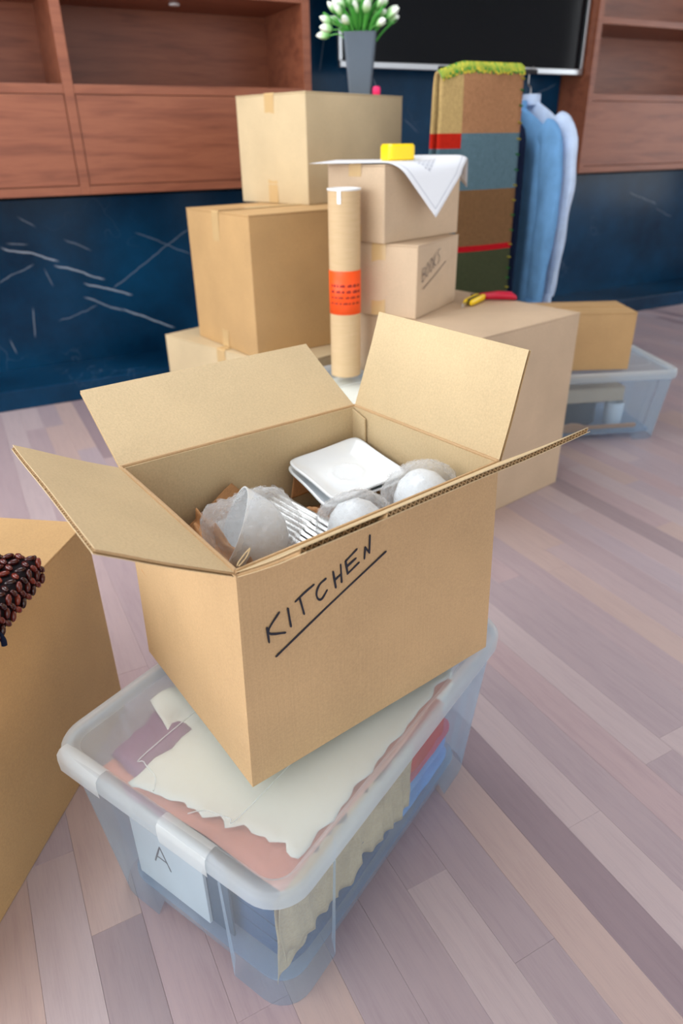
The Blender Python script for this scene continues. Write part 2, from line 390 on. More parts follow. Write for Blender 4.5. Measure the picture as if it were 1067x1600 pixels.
# television
tv = empty('television', wf(2.512, 3.40, 1.306), TW); tag(tv, 'flat black television with silver frame mounted on dark marble wall', 'television')
boxobj('wall_mount', -.12, .12, .049, .1195, .25, .6, M_BLACK, tv)
b = boxobj('back_housing', -.70, .71, -.025, .049, .03, .84, M_BLACK, tv, .006)
sc = boxobj('screen', -.738, .742, -.034, -.026, .028, .86, M_GLASSDARK, tv, .001)
boxobj('bottom_bar', -.748, .752, -.05, -.024, 0, .026, M_ALU, tv, .003)
for s in (-1, 1): boxobj('side_bar', s*.746-.008+.002, s*.746+.008+.002, -.046, -.024, .0265, .86, M_ALU, tv, .002)

# ------------------------------------------------------------------ closed cartons
def boxgrid(w, d, h, bulge, n=8, seed=0):
    m = bmesh.new()
    bmesh.ops.create_cube(m, size=1); bmesh.ops.subdivide_edges(m, edges=m.edges[:], cuts=n-1, use_grid_fill=True)
    for v in m.verts:
        x, y, z = v.co*2; 
        e = lambda p, q: (1-p*p)*(1-q*q)
        nz = noise.noise(Vector((x*1.3+seed*7, y*1.3, z*1.3)))
        dx = (x if abs(x) > .99 else 0)*bulge*(e(y, z)+.25*nz*(1-y*y)*(1-z*z)); dy = (y if abs(y) > .99 else 0)*bulge*(e(x, z)+.25*nz)*(1 if abs(x) < .99 and abs(z) < .99 else 0)
        v.co = Vector((x*w/2+dx, y*d/2+dy, (z+1)*h/2))
    return m
def strokes(name, parent, polys, width, mat, place, thickness=.0004, n=4):
    """felt-pen strokes as flat ribbons with round ends; place(u,v) gives point, normal offset handled by place"""
    m = MB()
    for pts in polys:
        P = catmull([Vector((p[0], p[1], 0)) for p in pts], n) if len(pts) > 2 else [Vector((*pts[0], 0)).lerp(Vector((*pts[1], 0)), t/3) for t in range(4)]
        Lft, Rgt = [], []
        for i, p in enumerate(P):
            t = (P[min(i+1, len(P)-1)]-P[max(i-1, 0)]).normalized(); q = Vector((-t.y, t.x, 0))*width/2*(.8+.3*noise.noise(p*90))
            Lft.append(p+q); Rgt.append(p-q)
        t0 = (P[1]-P[0]).normalized()*width/2; t1 = (P[-1]-P[-2]).normalized()*width/2
        loop = [P[0]-t0] + Rgt + [P[-1]+t1] + Lft[::-1]
        k = len(loop); top = [place(p.x, p.y, thickness) for p in loop]; bot = [place(p.x, p.y, 0) for p in loop]
        L_ = len(P)
        fs = []
        idxR = list(range(1, L_+1)); idxL = list(range(k-1, L_+1, -1))
        fs.append((0, idxR[0], idxL[0])); fs.append((idxR[-1], L_+1, idxL[-1]))
        for i in range(L_-1): fs.append((idxR[i], idxR[i+1], idxL[i+1], idxL[i]))
        m.add(top+bot, fs + [(i, i+k, (i+1) % k+k, (i+1) % k) for i in range(k)])
    return m.build(name, mat, parent)
def carton(label, near, yaw, w, d, h, z0, mat, drop=(.07, .07), tapew=.045, bulge=.004, seed=1, bottom_tape=True, group=None, gap=.0025):
    a = Vector((math.cos(R(yaw)), math.sin(R(yaw)), 0)); b = Vector((-a.y, a.x, 0))
    c = Vector((near[0], near[1], z0)) + a*w/2 + b*d/2
    root = empty('cardboard_box', c, R(yaw)); tag(root, label, 'box', group)
    bm = boxgrid(w-.001, d-.001, h-.0045, bulge, 8, seed); me = bpy.data.meshes.new('body'); bm.to_mesh(me); bm.free()
    me.materials.append(mat); o = bpy.data.objects.new('body', me); COL.objects.link(o); o.parent = root; bevel(o, .0025, 2, 60)
    for s in (-1, 1):
        m = MB(); y0, y1 = sorted((s*gap/2, s*d/2))
        fl = lambda u, v_: Vector((-w/2+w*u, y0+(y1-y0)*v_, h-.0044+.0018*math.sin(PI*u)*(1-abs(y0+(y1-y0)*v_)/(d/2))))
        m.grid(fl, 8, 4); f = m.build('top_flap', mat, root); thick(f, .004, 1); bevel(f, .0012, 2)
    if drop:
        m = MB(); tw = tapew/2; zt = h+.0016
        prof = [(-w/2-bulge*.2-.0012, h-drop[0]), (-w/2-bulge*.1-.0012, h-drop[0]/2), (-w/2-.0012, h-.002), (-w/2+.002, zt)] + [(-w/2+w*t/6, zt+.0016*math.sin(PI*t/6)) for t in range(1, 6)] + [(w/2-.002, zt), (w/2+.0012, h-.002), (w/2+bulge*.2+.0012, h-drop[1])]
        m.grid(lambda u, v_: Vector((prof[round(u*(len(prof)-1))][0], -tw+2*tw*v_, prof[round(u*(len(prof)-1))][1])), len(prof)-1, 2)
        thick(m.build('tape', M_TAPE, root), .0003, 1)
    if bottom_tape:
        for s in (-1, 1):
            boxobj('tape', s*(w/2+.0010+bulge*.2)-.0006, s*(w/2+.0010+bulge*.2)+.0006, -tapew/2, tapew/2, .002, .06, M_TAPE, root)
    return root
carton('wide low cardboard box on the floor under the golden taped carton', (-.164, 2.149), 46.7, .50, .67, .374, 0, M_CARD, seed=2)
carton('golden brown taped cardboard box in the middle of the tall stack', (-.266, 2.244), 36.75, .50, .4166, .4365, .375, M_CARD2, seed=3, drop=(.09, .07))
carton('pale cardboard box on top of the tall stack, holding the dark flower vase', (-.094, 2.569), 48.1, .5135, .3367, .333, .813, M_CARD, seed=4, drop=(.27, .07))
mbox = carton('large cardboard box on the floor carrying the box marked BOOKS and the yellow knife', (.3525, 1.7675), 39, .46, .50, .551, 0, M_CARD3, seed=5, bulge=.006, drop=None)
bk = carton('small cardboard box with BOOKS handwritten on its side', (.22, 1.993), 59, .29, .24, .1975, .552, M_CARD3, seed=6, drop=(.075, .05))
carton('small cardboard box on top of the BOOKS box, partly under a drawing sheet', (.129, 2.027), 46, .346, .212, .1965, .7505, M_CARD3, seed=7, drop=(.03, .03))
carton('shallow cardboard box standing on the lid of the far plastic crate', (.69, 2.397), 2, .34, .195, .201, .2705, M_CARD2, seed=8, drop=None, gap=.014)
carton('large cardboard box on the floor with a beaded bag on its top', (-.531, .457), 81.5, .60, .45, .427, 0, M_CARD2, seed=9, bulge=.003, drop=None)
# handwriting on the BOOKS box (front face is local y = -d/2)
def bkplace(u, v, t): return Vector((-.145+u, -.12-.0046-t, v))
O_, DX, UP = Vector((.026, .098)), Vector((.0245, .0088)), Vector((.0, .036))
GL = {'B': [[(0,0),(0,1)],[(0,1),(.6,.9),(.55,.6),(0,.5)],[(0,.5),(.7,.4),(.65,.08),(0,0)]], 'O': [[(.35,1),(.0,.6),(.15,.05),(.5,.1),(.7,.6),(.35,1)]],
      'K': [[(.05,0),(.05,1)],[(.65,1),(.08,.45),(.7,0)]], 'S': [[(.7,.95),(.3,1),(.1,.75),(.55,.45),(.6,.1),(.1,0)]]}
polys = []
for i, ch in enumerate('BOOKS'):
    for pl_ in GL[ch]: polys.append([(O_ + DX*(i+p[0]) + UP*p[1]) for p in pl_])
polys.append([(.033, .0786), (.11, .105), (.1864, .1332)])
strokes('handwriting', bk, polys, .0026, M_INKB, bkplace)

# ------------------------------------------------------------------ the open KITCHEN box
kb = {'000': (-.1145, .5914, .3025), '100': (.2218, .8513, .3025), '010': (-.3043, .8538, .3025), '110': (.032, 1.1137, .3025),
      '001': (-.109, .5941, .615), '101': (.2138, .8566, .615), '011': (-.2988, .858, .615), '111': (.0246, 1.0929, .615)}
kb = {k: Vector(v) for k, v in kb.items()}
kc = (kb['000']+kb['110'])/2
kroot = empty('open_cardboard_box', kc, R(37.6)); tag(kroot, 'open cardboard box marked KITCHEN, packed with crockery, on the plastic crate', 'box')
KI = (Matrix.Translation(kc) @ Matrix.Rotation(R(37.6), 4, 'Z')).inverted()
def kl(p): return KI @ Vector(p)
def sheet(p00, p10, p11, p01, nu, nv, t, wave=0.0, seed=0):
    """closed cardboard panel of thickness t, grown on the side the winding faces away from"""
    p00, p10, p11, p01 = map(Vector, (p00, p10, p11, p01)); N = (p10-p00).cross(p01-p00).normalized(); m = MB()
    def fn(u, v, off):
        p = p00.lerp(p10, u).lerp(p01.lerp(p11, u), v)
        return p + N*(wave*noise.noise(Vector((u*1.6+seed*3.1, v*1.6, seed)))*math.sin(PI*u)*1.0 - off)
    A = [[fn(i/nu, j/nv, 0) for i in range(nu+1)] for j in range(nv+1)]; B = [[fn(i/nu, j/nv, t) for i in range(nu+1)] for j in range(nv+1)]
    loops = [x for r_ in A for x in r_] + [x for r_ in B for x in r_]; k = (nu+1)*(nv+1); fs = []
    I = lambda i, j: j*(nu+1)+i
    for j in range(nv):
        for i in range(nu):
            fs.append((I(i,j), I(i+1,j), I(i+1,j+1), I(i,j+1))); fs.append((k+I(i,j), k+I(i,j+1), k+I(i+1,j+1), k+I(i+1,j)))
    for i in range(nu):
        fs.append((I(i,0), k+I(i,0), k+I(i+1,0), I(i+1,0))); fs.append((I(i,nv), I(i+1,nv), k+I(i+1,nv), k+I(i,nv)))
    for j in range(nv):
        fs.append((I(0,j), I(0,j+1), k+I(0,j+1), k+I(0,j))); fs.append((I(nu,j), k+I(nu,j), k+I(nu,j+1), I(nu,j+1)))
    m.add(loops, fs); return m
def kpanel(name, a, b, mat, wave=.003, seed=0):
    q = [kl(kb[a+'0']), kl(kb[b+'0']), kl(kb[b+'1']), kl(kb[a+'1'])]
    return sheet(*q, 14, 10, .0045, wave, seed).build(name, mat, kroot, smooth=False)
front_w = kpanel('front_panel', '00', '10', M_CARDK, .002, 1); kpanel('side_panel', '10', '11', M_CARDIN, .003, 2)
kpanel('back_panel', '11', '01', M_CARDIN, .003, 3); kpanel('side_panel', '01', '00', M_CARDK, .002, 4)
q = [kl(kb[k]+Vector((0, 0, .001))) for k in ('000', '010', '110', '100')]
sheet(*[x*.985 for x in q], 2, 2, -.004, 0).build('bottom_panel', M_CARDIN, kroot)
def corr_flap(h0, h1, t0, t1, mat, torn=0.0, seed=1, T=.0056):
    """corrugated flap: outer liner, fluted core, inner liner; flutes run from the hinge (h) to the free edge (t)"""
    h0, h1, t0, t1 = [kl(x) for x in (h0, h1, t0, t1)]
    N = (h1-h0).cross(t0-h0).normalized(); L = (h1-h0).length; root = empty('flap'); root.parent = kroot
    def P(u, v, off, cut=0):
        p = h0.lerp(h1, u).lerp(t0.lerp(t1, u), v); w = .0025*noise.noise(Vector((u*2+seed, v*2, seed*1.7)))*v + .004*math.sin(PI*v)*.25
        return p + N*(off+w)
    def edge(u): # ragged free edge
        e = 1 + .006*noise.noise(Vector((u*40, seed, 0)))
        if torn and u < torn: e -= .025*(1-u/torn) + .03*abs(noise.noise(Vector((u*30, seed, 3))))
        return e
    for nm, o0, o1 in (('inner_liner', T-.0007, T), ('outer_liner', 0, .0007)):
        m = MB(); nu, nv = 40, 6; n0 = len(m.v)
        top = [[P(i/nu, (edge(i/nu)-(.0 if nm == 'inner_liner' else (.05 if torn and i/nu < torn else 0)))*j/nv, o1) for i in range(nu+1)] for j in range(nv+1)]
        bot = [[p - N*(o1-o0) for p in r_] for r_ in top]
        k = (nu+1)*(nv+1); I = lambda i, j: j*(nu+1)+i; fs = []
        for j in range(nv):
            for i in range(nu): fs += [(I(i,j), I(i+1,j), I(i+1,j+1), I(i,j+1)), (k+I(i,j), k+I(i,j+1), k+I(i+1,j+1), k+I(i+1,j))]
        for i in range(nu): fs.append((I(i,nv), I(i+1,nv), k+I(i+1,nv), k+I(i,nv)))
        for j in range(nv): fs += [(I(0,j), I(0,j+1), k+I(0,j+1), k+I(0,j)), (I(nu,j), k+I(nu,j), k+I(nu,j+1), I(nu,j+1))]
        m.add([p for r_ in top for p in r_]+[p for r_ in bot for p in r_], fs); m.build(nm, mat, root)
    nw = int(L/.0060); m = MB(); nn = nw*4
    m.grid(lambda u, v: P(u, v*(edge(u)-.006-(.08 if torn and u < torn else 0)), .0009+(T-.0018)*(.5+.5*math.sin(u*nw*2*PI))), nn, 2)
    c = m.build('fluted_core', M_CARDK, root); thick(c, .0005, 0)
    return root
T0 = {k: kb[k] for k in ('001', '101', '011', '111')}
corr_flap(kb['011'], kb['001'], (-.3894, .7663, .6884), (-.2159, .5195, .6903), M_CARDIN, seed=1)
corr_flap(kb['111'], kb['011'], (-.0566, 1.1907, .6943), (-.3712, .9581, .6922), M_CARDIN, seed=2)
corr_flap(kb['101'], kb['111'], (.2442, .8812, .7608), (.064, 1.1076, .7642), M_CARDIN, seed=3)
fa = (kb['101']-kb['001']).normalized(); fo = Vector((fa.y, -fa.x, 0)); fd = fo*math.cos(R(35))+Vector((0, 0, math.sin(R(35))))
corr_flap(kb['001'], kb['101'], kb['001']+fd*.146+fa*.004, kb['101']+fd*.15, M_CARDIN, torn=.22, seed=4, T=.0058)
# crease strips along the four hinges, and the glued tab in the far corner
for a_, b_ in (('001', '101'), ('101', '111'), ('111', '011'), ('011', '001')):
    m = MB(); p, q_ = kl(kb[a_]), kl(kb[b_]); m.tube([p.lerp(q_, t/6)+Vector((0, 0, .001)) for t in range(7)], .0024, 6); m.build('crease', M_CARDK, kroot, True)
g0, g1 = kl(kb['110']), kl(kb['111']); dirn = (kl(kb['101'])-g1).normalized(); inn = (kl(kb['011'])-g1).normalized()
q = [g0+inn*.0062+dirn*.004, g0+inn*.0062+dirn*.036, g1+inn*.0062+dirn*.036-Vector((0, 0, .012)), g1+inn*.0062+dirn*.004-Vector((0, 0, .002))]
sheet(q[0], q[3], q[2], q[1], 2, 2, .0028, 0).build('glue_tab', M_CARDIN, kroot)
m = MB(); m.tube(catmull([kl((-.108, .601, .618)), kl((-.106, .603, .622)), kl((-.100, .611, .627)), kl((-.095, .615, .631))]), .0008, 5); m.tube(catmull([kl((-.106, .599, .619)), kl((-.103, .602, .621)), kl((-.098, .609, .625)), kl((-.095, .615, .631))]), .0007, 5)
m.build('torn_paper_curl', M_CARDIN, kroot)
# KITCHEN, underlined, on the outside of the front panel
S = [[(.0331,.2269),(.035,.206)], [(.0502,.2395),(.0343,.2199),(.0573,.2085)], [(.0623,.2395),(.0655,.2131)], [(.0734,.2439),(.086,.2500),(.0997,.2549)], [(.0794,.245),(.0847,.2215)],
     [(.1173,.2557),(.108,.2515),(.1033,.242),(.1055,.233),(.111,.2307),(.1187,.239)], [(.1285,.2605),(.1322,.2372)], [(.1400,.2655),(.1412,.2410)], [(.1303,.2480),(.1406,.2525)],
     [(.1476,.2671),(.1506,.2486)], [(.1484,.2675),(.165,.2765)], [(.1491,.2589),(.1633,.2647)], [(.1506,.2486),(.1683,.2569)], [(.1772,.2590),(.1785,.2740)], [(.1785,.2740),(.1852,.2640)], [(.1852,.2640),(.186,.2874)], [(.0435,.1819),(.12,.2165),(.2125,.255)]]
ka = (kb['100']-kb['000']).normalized(); kn = Vector((ka.y, -ka.x, 0))
def kplace(u, v, t):
    w = u/.425; h = v/.3125
    p = kb['000'].lerp(kb['100'], w).lerp(kb['001'].lerp(kb['101'], w), h)
    return kl(p + kn*(.0012+t))
strokes('handwriting', kroot, S, .0032, M_INK, kplace, .0006)

# ------------------------------------------------------------------ plastic storage crates
def crate(label, near, yaw, w, d, h, lid=True, lips=True, group=None):
    a = Vector((math.cos(yaw), math.sin(yaw), 0)); b = Vector((-a.y, a.x, 0))
    root = empty('storage_crate', Vector((near[0], near[1], 0)) + a*w/2 + b*d/2, yaw); tag(root, label, 'crate', group)
    def outline(hw, hd, r, st, fx, fy):
        pts = []; C = [(-hw, -hd), (hw, -hd), (hw, hd), (-hw, hd)]
        for i in range(4):
            c0, c1 = Vector(C[i]), Vector(C[(i+1) % 4]); e = (c1-c0).normalized(); nn = Vector((-e.y, e.x)); fl = fx if i % 2 == 0 else fy
            pts += [(c0+e*fl, 0), (c0+e*(fl+.005)+nn*st, 1), (c1-e*(fl+.005)+nn*st, 1), (c1-e*fl, 0)]
            c2 = Vector(C[(i+2) % 4]); e2 = (c2-c1).normalized(); cc = c1 - e*r + e2*r
            for k in range(7):
                t = R(-90+90*k/6); pts.append((cc + e*(r*math.cos(t)) - e2*(r*-math.sin(t)), 0))
        return pts
    rings = []
    for k in range(7):
        t = k/6; z = t*(h-.014); ins = .024*(1-t)+.007
        ring = [(p.x, p.y, max(z, .024) if mid else z) for p, mid in outline(w/2-ins, d/2-ins, .045, .010*(1-.35*t), .17*w, .24*d)]
        rings.append(ring)
    m = MB(); m.loft(rings, False, False)
    bo = m.build('body', M_CRATE, root, True)
    m = MB(); m.loft([[(x, y, .0245) for x, y in rrect(w/2-.045, d/2-.045, .04)], [(x, y, .0275) for x, y in rrect(w/2-.045, d/2-.045, .04)]])
    m.build('base', M_CRATE, root)
    # folded rim of the crate
    prof = [(-.009, h-.016), (.0, h-.0155), (.0005, h-.034)] if not lid else [(-.010, h-.014), (-.003, h-.0135), (-.0025, h-.034)]
    m = MB(); m.loft([[(x, y, z) for x, y in rrect(w/2+o_, d/2+o_, .05+o_, 8)] for o_, z in prof], False, False); m.build('rim', M_CRATE, root, True)
    if lid:
        prof = [(0, h-.030), (.0008, h-.016), (0, h-.007), (-.004, h-.0015), (-.008, h), (-.014, h-.0005), (-.018, h-.004), (-.0205, h-.010), (-.024, h-.012)]
        lo = empty('lid'); lo.parent = root
        m = MB(); m.loft([[(x, y, z) for x, y in rrect(w/2+o_, d/2+o_, max(.05+o_, .02), 8)] for o_, z in prof], False, False); m.build('lid_rim', M_RIM, lo, True)
        m = MB(); n_ = len(rrect(1, 1, .1, 8)); m.add([(x, y, h-.012) for x, y in rrect(w/2-.0239, d/2-.0239, .0261, 8)], [tuple(range(n_))]); m.build('lid_panel', M_LID, lo)
        for s in (-1, 1):
            m = MB(); m.tube(catmull([(-w/2+.034, s*.03, h-.0105), (-w/2+.05, s*.045, h-.0105), (-w/2+.058, s*.075, h-.0105), (-w/2+.075, s*.085, h-.0105), (0, s*.085, h-.0105), (w/2-.075, s*.085, h-.0105), (w/2-.04, s*.03, h-.0105)], 5), .0009, 6); m.build('rib', M_RIM, lo, True)
        if lips:
            for sx in (-1, 1):
                for yc in (-.055, .135):
                    m = MB(); hw = .04; X = w/2
                    pr = [(X+.0018, h-.034), (X+.0028, h-.015), (X+.0018, h-.005), (X-.0035, h+.0004), (X-.008, h+.0012), (X-.0155, h+.0006), (X-.0195, h-.004)]
                    m.loft([[(sx*x, yc-hw, z), (sx*x, yc+hw, z)] for x, z in pr], False, False, closed=False); m.build('clip', M_RIM, lo, True)
    return root
CY, CO = .9544, Vector((-.069, .4359, 0)); CA = Vector((math.cos(CY), math.sin(CY), 0)); CB = Vector((-CA.y, CA.x, 0))
crate('lidded translucent plastic crate under the open KITCHEN box, packed with cloth and paper', (-.069, .4359), CY, .5883, .4068, .3018)
C2Y = R(6.5); C2 = Vector((1.222-.56*math.cos(C2Y), 2.394-.56*math.sin(C2Y), 0))
crate('small translucent plastic crate with wooden spatula inside, beside the large BOOKS stack', (C2.x, C2.y), C2Y, .56, .40, .27, lips=False)
mu = Vector((math.cos(R(-141)), math.sin(R(-141)), 0)); mv = Vector((-math.sin(R(39)), math.cos(R(39)), 0)); c3 = Vector((.71, 2.057, 0))+mu*.86
crate('white translucent crate under the upright cardboard tube', (c3.x, c3.y), R(39), .38, .53, .385, lips=False)

# ------------------------------------------------------------------ soft contents helper
def blob(name, sx, sy, sz, mat, amp=.1, freq=2.0, power=.5, seed=0, parent=None, sub=4):
    """soft folded bundle: super-ellipsoid with noise folds"""
    bm = bmesh.new(); bmesh.ops.create_icosphere(bm, subdivisions=sub, radius=1)
    for v in bm.verts:
        d = v.co.normalized(); p = Vector([math.copysign(abs(c)**power, c) for c in d]); p = p/max(abs(c) for c in p)*(.35*max(abs(c) for c in d)+.65) if power < 1 else d
        k = 1 + amp*noise.noise(d*freq+Vector((seed*5.3, 0, seed))) + amp*.5*noise.noise(d*freq*2.7+Vector((0, seed*3.1, 0)))
        v.co = Vector((p.x*sx*k, p.y*sy*k, p.z*sz*k))
    me = bpy.data.meshes.new(name); bm.to_mesh(me); bm.free(); me.materials.append(mat); me.polygons.foreach_set('use_smooth', [True]*len(me.polygons))
    o = bpy.data.objects.new(name, me); COL.objects.link(o)
    if parent: o.parent = parent
    zmin = min(v.co.z for v in me.vertices)
    for v in me.vertices: v.co.z -= zmin
    return o
def paper(name, outline_fn, mat, nu=24, nv=24, t=.0006):
    m = MB(); m.grid(outline_fn, nu, nv); o = m.build(name, mat, None, True); thick(o, t, 0); return o
def cp(x, y, z=0): return CO + CA*x + CB*y + Vector((0, 0, z))      # crate frame: x along the long side from the near corner
def put(o, p, rz): o.location = p; o.rotation_euler = (0, 0, rz); return o
def towel(name, label, cat, pos, rz, L, W, H, layers, mat, parent_group=None):
    """folded cloth: stacked rounded layers joined by a fold at one side"""
    root = empty(name, pos, rz); tag(root, label, cat); t = H/layers
    for i in range(layers):
        m = MB(); rings = []
        for k in range(13):
            u = -1+2*k/12; s = (1-abs(u)**6)**.5*.06+.94
            ring = []
            for q_ in range(16):
                an = 2*PI*q_/16; cx, cz = math.cos(an), math.sin(an)
                yy = math.copysign(abs(cx)**.35, cx)*W/2*s*(1-.03*(i % 2)); zz = math.copysign(abs(cz)**.7, cz)*t/2*(.98)
                ring.append((u*L/2, yy, t*(i+.5)+zz+.003*noise.noise(Vector((u*3, cx*2, i*2.0)))*(1 if cz > 0 else 0)))
            rings.append(ring)
        m.loft(rings); m.build('fold', mat, root, True)
    return root
# contents of the near crate
towel('folded_cloth', 'dark blue folded cloth filling the bottom of the crate under KITCHEN', 'cloth', cp(.198, .17, .029), CY, .25, .24, .10, 3, M_DKBLUE)
towel('folded_cloth', 'blue folded cloth lying beside the red roll in the crate under KITCHEN', 'cloth', cp(.42, .165, .029), CY, .18, .23, .055, 2, M_DENIM)
towel('folded_cloth', 'rose pink folded cloth on the blue cloth in the crate under KITCHEN', 'cloth', cp(.43, .165, .086), CY, .17, .23, .03, 1, M_ROSE)
o = blob('cloth_roll', .075, .075, .04, M_REDC, .1, 1.5, .7, 3); put(o, cp(.405, .115, .118), CY); tag(o, 'red rolled cloth seen through the long side of the near crate', 'cloth')
o = blob('foam_bundle', .035, .06, .055, M_FOAM, .2, 2.2, .8, 12, sub=4); put(o, cp(.518, .13, .12), CY); tag(o, 'white crumpled foam at the far end of the near crate, past the red roll', 'foam')
o = blob('cloth_bundle', .055, .06, .045, M_PURPLE, .2, 2.2, .8, 5); put(o, cp(.11, .305, .172), CY); tag(o, 'mauve cloth bundle above the lettered notebook in the near crate', 'cloth')
o = blob('cloth_bundle', .07, .075, .05, M_PAPERPK, .15, 2, .7, 6); put(o, cp(.30, .22, .15), CY); tag(o, 'pink cloth bundle lying in the middle of the near crate', 'cloth')
def crumple(x, y, z, sd): return Vector((0, 0, 1))*noise.noise(Vector((x*25+sd, y*25, sd)))
def kraft_long(u, v):
    x = .045+.31*u; z = .095+.15*v; f = .010*noise.noise(Vector((u*9, v*1.2, 3)))+.006*abs(math.sin(u*34+2*v))
    return cp(x, .038+1.0*f+.004*(1-v), z - .03*u + .02*noise.noise(Vector((u*6, 1, 1)))*(1-v))
tag(paper('kraft_paper', kraft_long, M_KPAPERL, 70, 12), 'crumpled pale kraft paper along the long side of the near crate', 'paper')
def kraft_tail(u, v):
    x = .045+.075*u-.010*v; z = .205-.165*v; wd = 1-.45*math.sin(PI*v*.9)
    return cp(.075+(x-.075)*wd, .056+.007*noise.noise(Vector((u*3, v*4, 8)))+.01*math.sin(3*v), z + .02*u)
tag(paper('kraft_paper', kraft_tail, M_KPAPERL, 14, 24), 'twisted kraft paper strip hanging in the near corner of the near crate', 'paper')
# notebook with letter A
nb = empty('notebook', cp(.054, .275, .03), CY); tag(nb, 'spiral notebook with a letter A standing against the short side of the near crate', 'notebook')
M_COVER = Mat('notebook_cover', srgb(236, 232, 226), .5).m; M_SLATEC = Mat('notebook_back', srgb(60, 80, 98), .5).m
boxobj('back_cover', .004, .008, -.125, .06, 0, .155, M_SLATEC, nb, .001)
boxobj('page_block', -.002, .0035, -.085, .06, .001, .13, M_COVER, nb, .001)
for k in range(18):
    yy = -.08+.0078*k; boxobj('perforation', -.0028, -.0016, yy, yy+.0035, .124, .131, M_SLATEC, nb)
strokes('letter_mark', nb, [[(-.016, .06), (0, .10)], [(0, .10), (.016, .06)], [(-.011, .074), (.011, .074)]], .003, M_INKB, lambda u, v, t: Vector((-.0021-t, -u+.0, v)))
# white foam sheet and pink paper under the lid
def pinks(u, v): return cp(.040+.42*u, .034+.32*v, .252+.006*noise.noise(Vector((u*4, v*4, 2)))+.004*math.sin(9*u+4*v))
tag(paper('tissue_paper', pinks, M_PAPERPK, 24, 24), 'pink tissue sheet just under the lid of the near crate', 'paper')
def foams(u, v):
    x = .075+.44*u + .012*noise.noise(Vector((v*14, 0, 4)))*(1-u); y = .038+.25*v + (.05*math.sin(PI*u*.6)+.03)*v*0 + .01*noise.noise(Vector((u*16, 2, 0)))
    x -= .05*(v-.2)*(1-u) if v > .2 else 0
    return cp(x, y, .268+.005*noise.noise(Vector((u*3, v*3, 7))))
tag(paper('foam_sheet', foams, M_FOAM, 40, 30, .002), 'large white ribbed foam sheet under the lid of the near crate', 'foam sheet')
def foam2(u, v): return cp(.12+.12*u+.03*v, .29+.085*v-.02*u, .262+.006*noise.noise(Vector((u*3, v*3, 9)))+.012*v)
tag(paper('foam_sheet', foam2, M_FOAM, 20, 16, .002), 'small folded white foam piece near the carton side of the near crate', 'foam sheet')
# contents of the far crate
C2C = Vector((C2.x, C2.y, 0))
def c2p(x, y, z=0): return C2C + Vector((math.cos(C2Y), math.sin(C2Y), 0))*x + Vector((-math.sin(C2Y), math.cos(C2Y), 0))*y + Vector((0, 0, z))
p = c2p(.185, .11)
carton('small closed cardboard box inside the far plastic crate', (p.x, p.y), 8, .235, .18, .055, .125, M_CARD3, seed=11, drop=(.02, .02), tapew=.03, bulge=.001, bottom_tape=False)
def pot(label, pos, r, h, mat, handle=True):
    root = empty('saucepan', pos); tag(root, label, 'pan'); m = MB(); m.lathe([(r*.9, 0), (r, .008), (r, h), (r*1.03, h+.002), (r*.97, h+.002), (r*.96, h-.003), (r*.96, .006)], 28, True, True); m.build('body', mat, root, True)
    m = MB(); m.tube(catmull([(r, 0, h*.8), (r+.02, 0, h*.85), (r+.05, 0, h*.86)]), .006, 8); m.build('handle', M_BLACK, root, True)
M_DPOT = Mat('dark_enamel', srgb(48, 60, 70), .25).m
pot('dark enamel saucepan under the small box in the far crate', c2p(.27, .19, .029), .075, .09, M_DPOT)
def tumbler(label, pos, r, h):
    root = empty('mug', pos); tag(root, label, 'mug'); m = MB(); m.lathe([(r*.85, 0), (r*.95, .006), (r, h), (r*.93, h), (r*.88, .006)], 24, True, True); m.build('body', M_PORC, root, True)
    m = MB(); m.tube(catmull([(0, r*.95, h*.8), (0, r+.022, h*.72), (0, r+.024, h*.4), (0, r*.93, h*.2)]), .004, 8); m.build('handle', M_PORC, root, True)
tumbler('white mug next to the dark saucepan in the far crate', c2p(.40, .14, .029), .036, .088)
tumbler('white mug behind the blade of the wooden spatula in the far crate', c2p(.155, .12, .029), .04, .085)
sp = empty('spatula', c2p(.30, .066, .045), C2Y, rot=(R(20), 0, C2Y)); tag(sp, 'wooden spatula lying along the front of the far crate', 'spatula')
m = MB(); n_ = 14; outl = []
prof = [(-.13, .006), (-.125, .018), (-.10, .024), (-.07, .020), (-.045, .009), (0, .008), (.08, .009), (.15, .010), (.158, .006)]
m.loft([[(x, -.003, -w_), (x, .003, -w_), (x, .003, w_), (x, -.003, w_)] for x, w_ in prof]); bevel(m.build('blade_and_handle', M_PINE, sp), .0015)

m3 = Vector((c3.x, c3.y, 0))
def c3s(u, v): return m3 - mu*(.04+.30*u) + mv*(.05+.43*v) + Vector((0, 0, .355+.005*noise.noise(Vector((u*3, v*3, 5)))))
tag(paper('foam_sheet', c3s, M_FOAM, 16, 16, .002), 'white foam sheet filling the crate under the mailing tube', 'foam sheet')
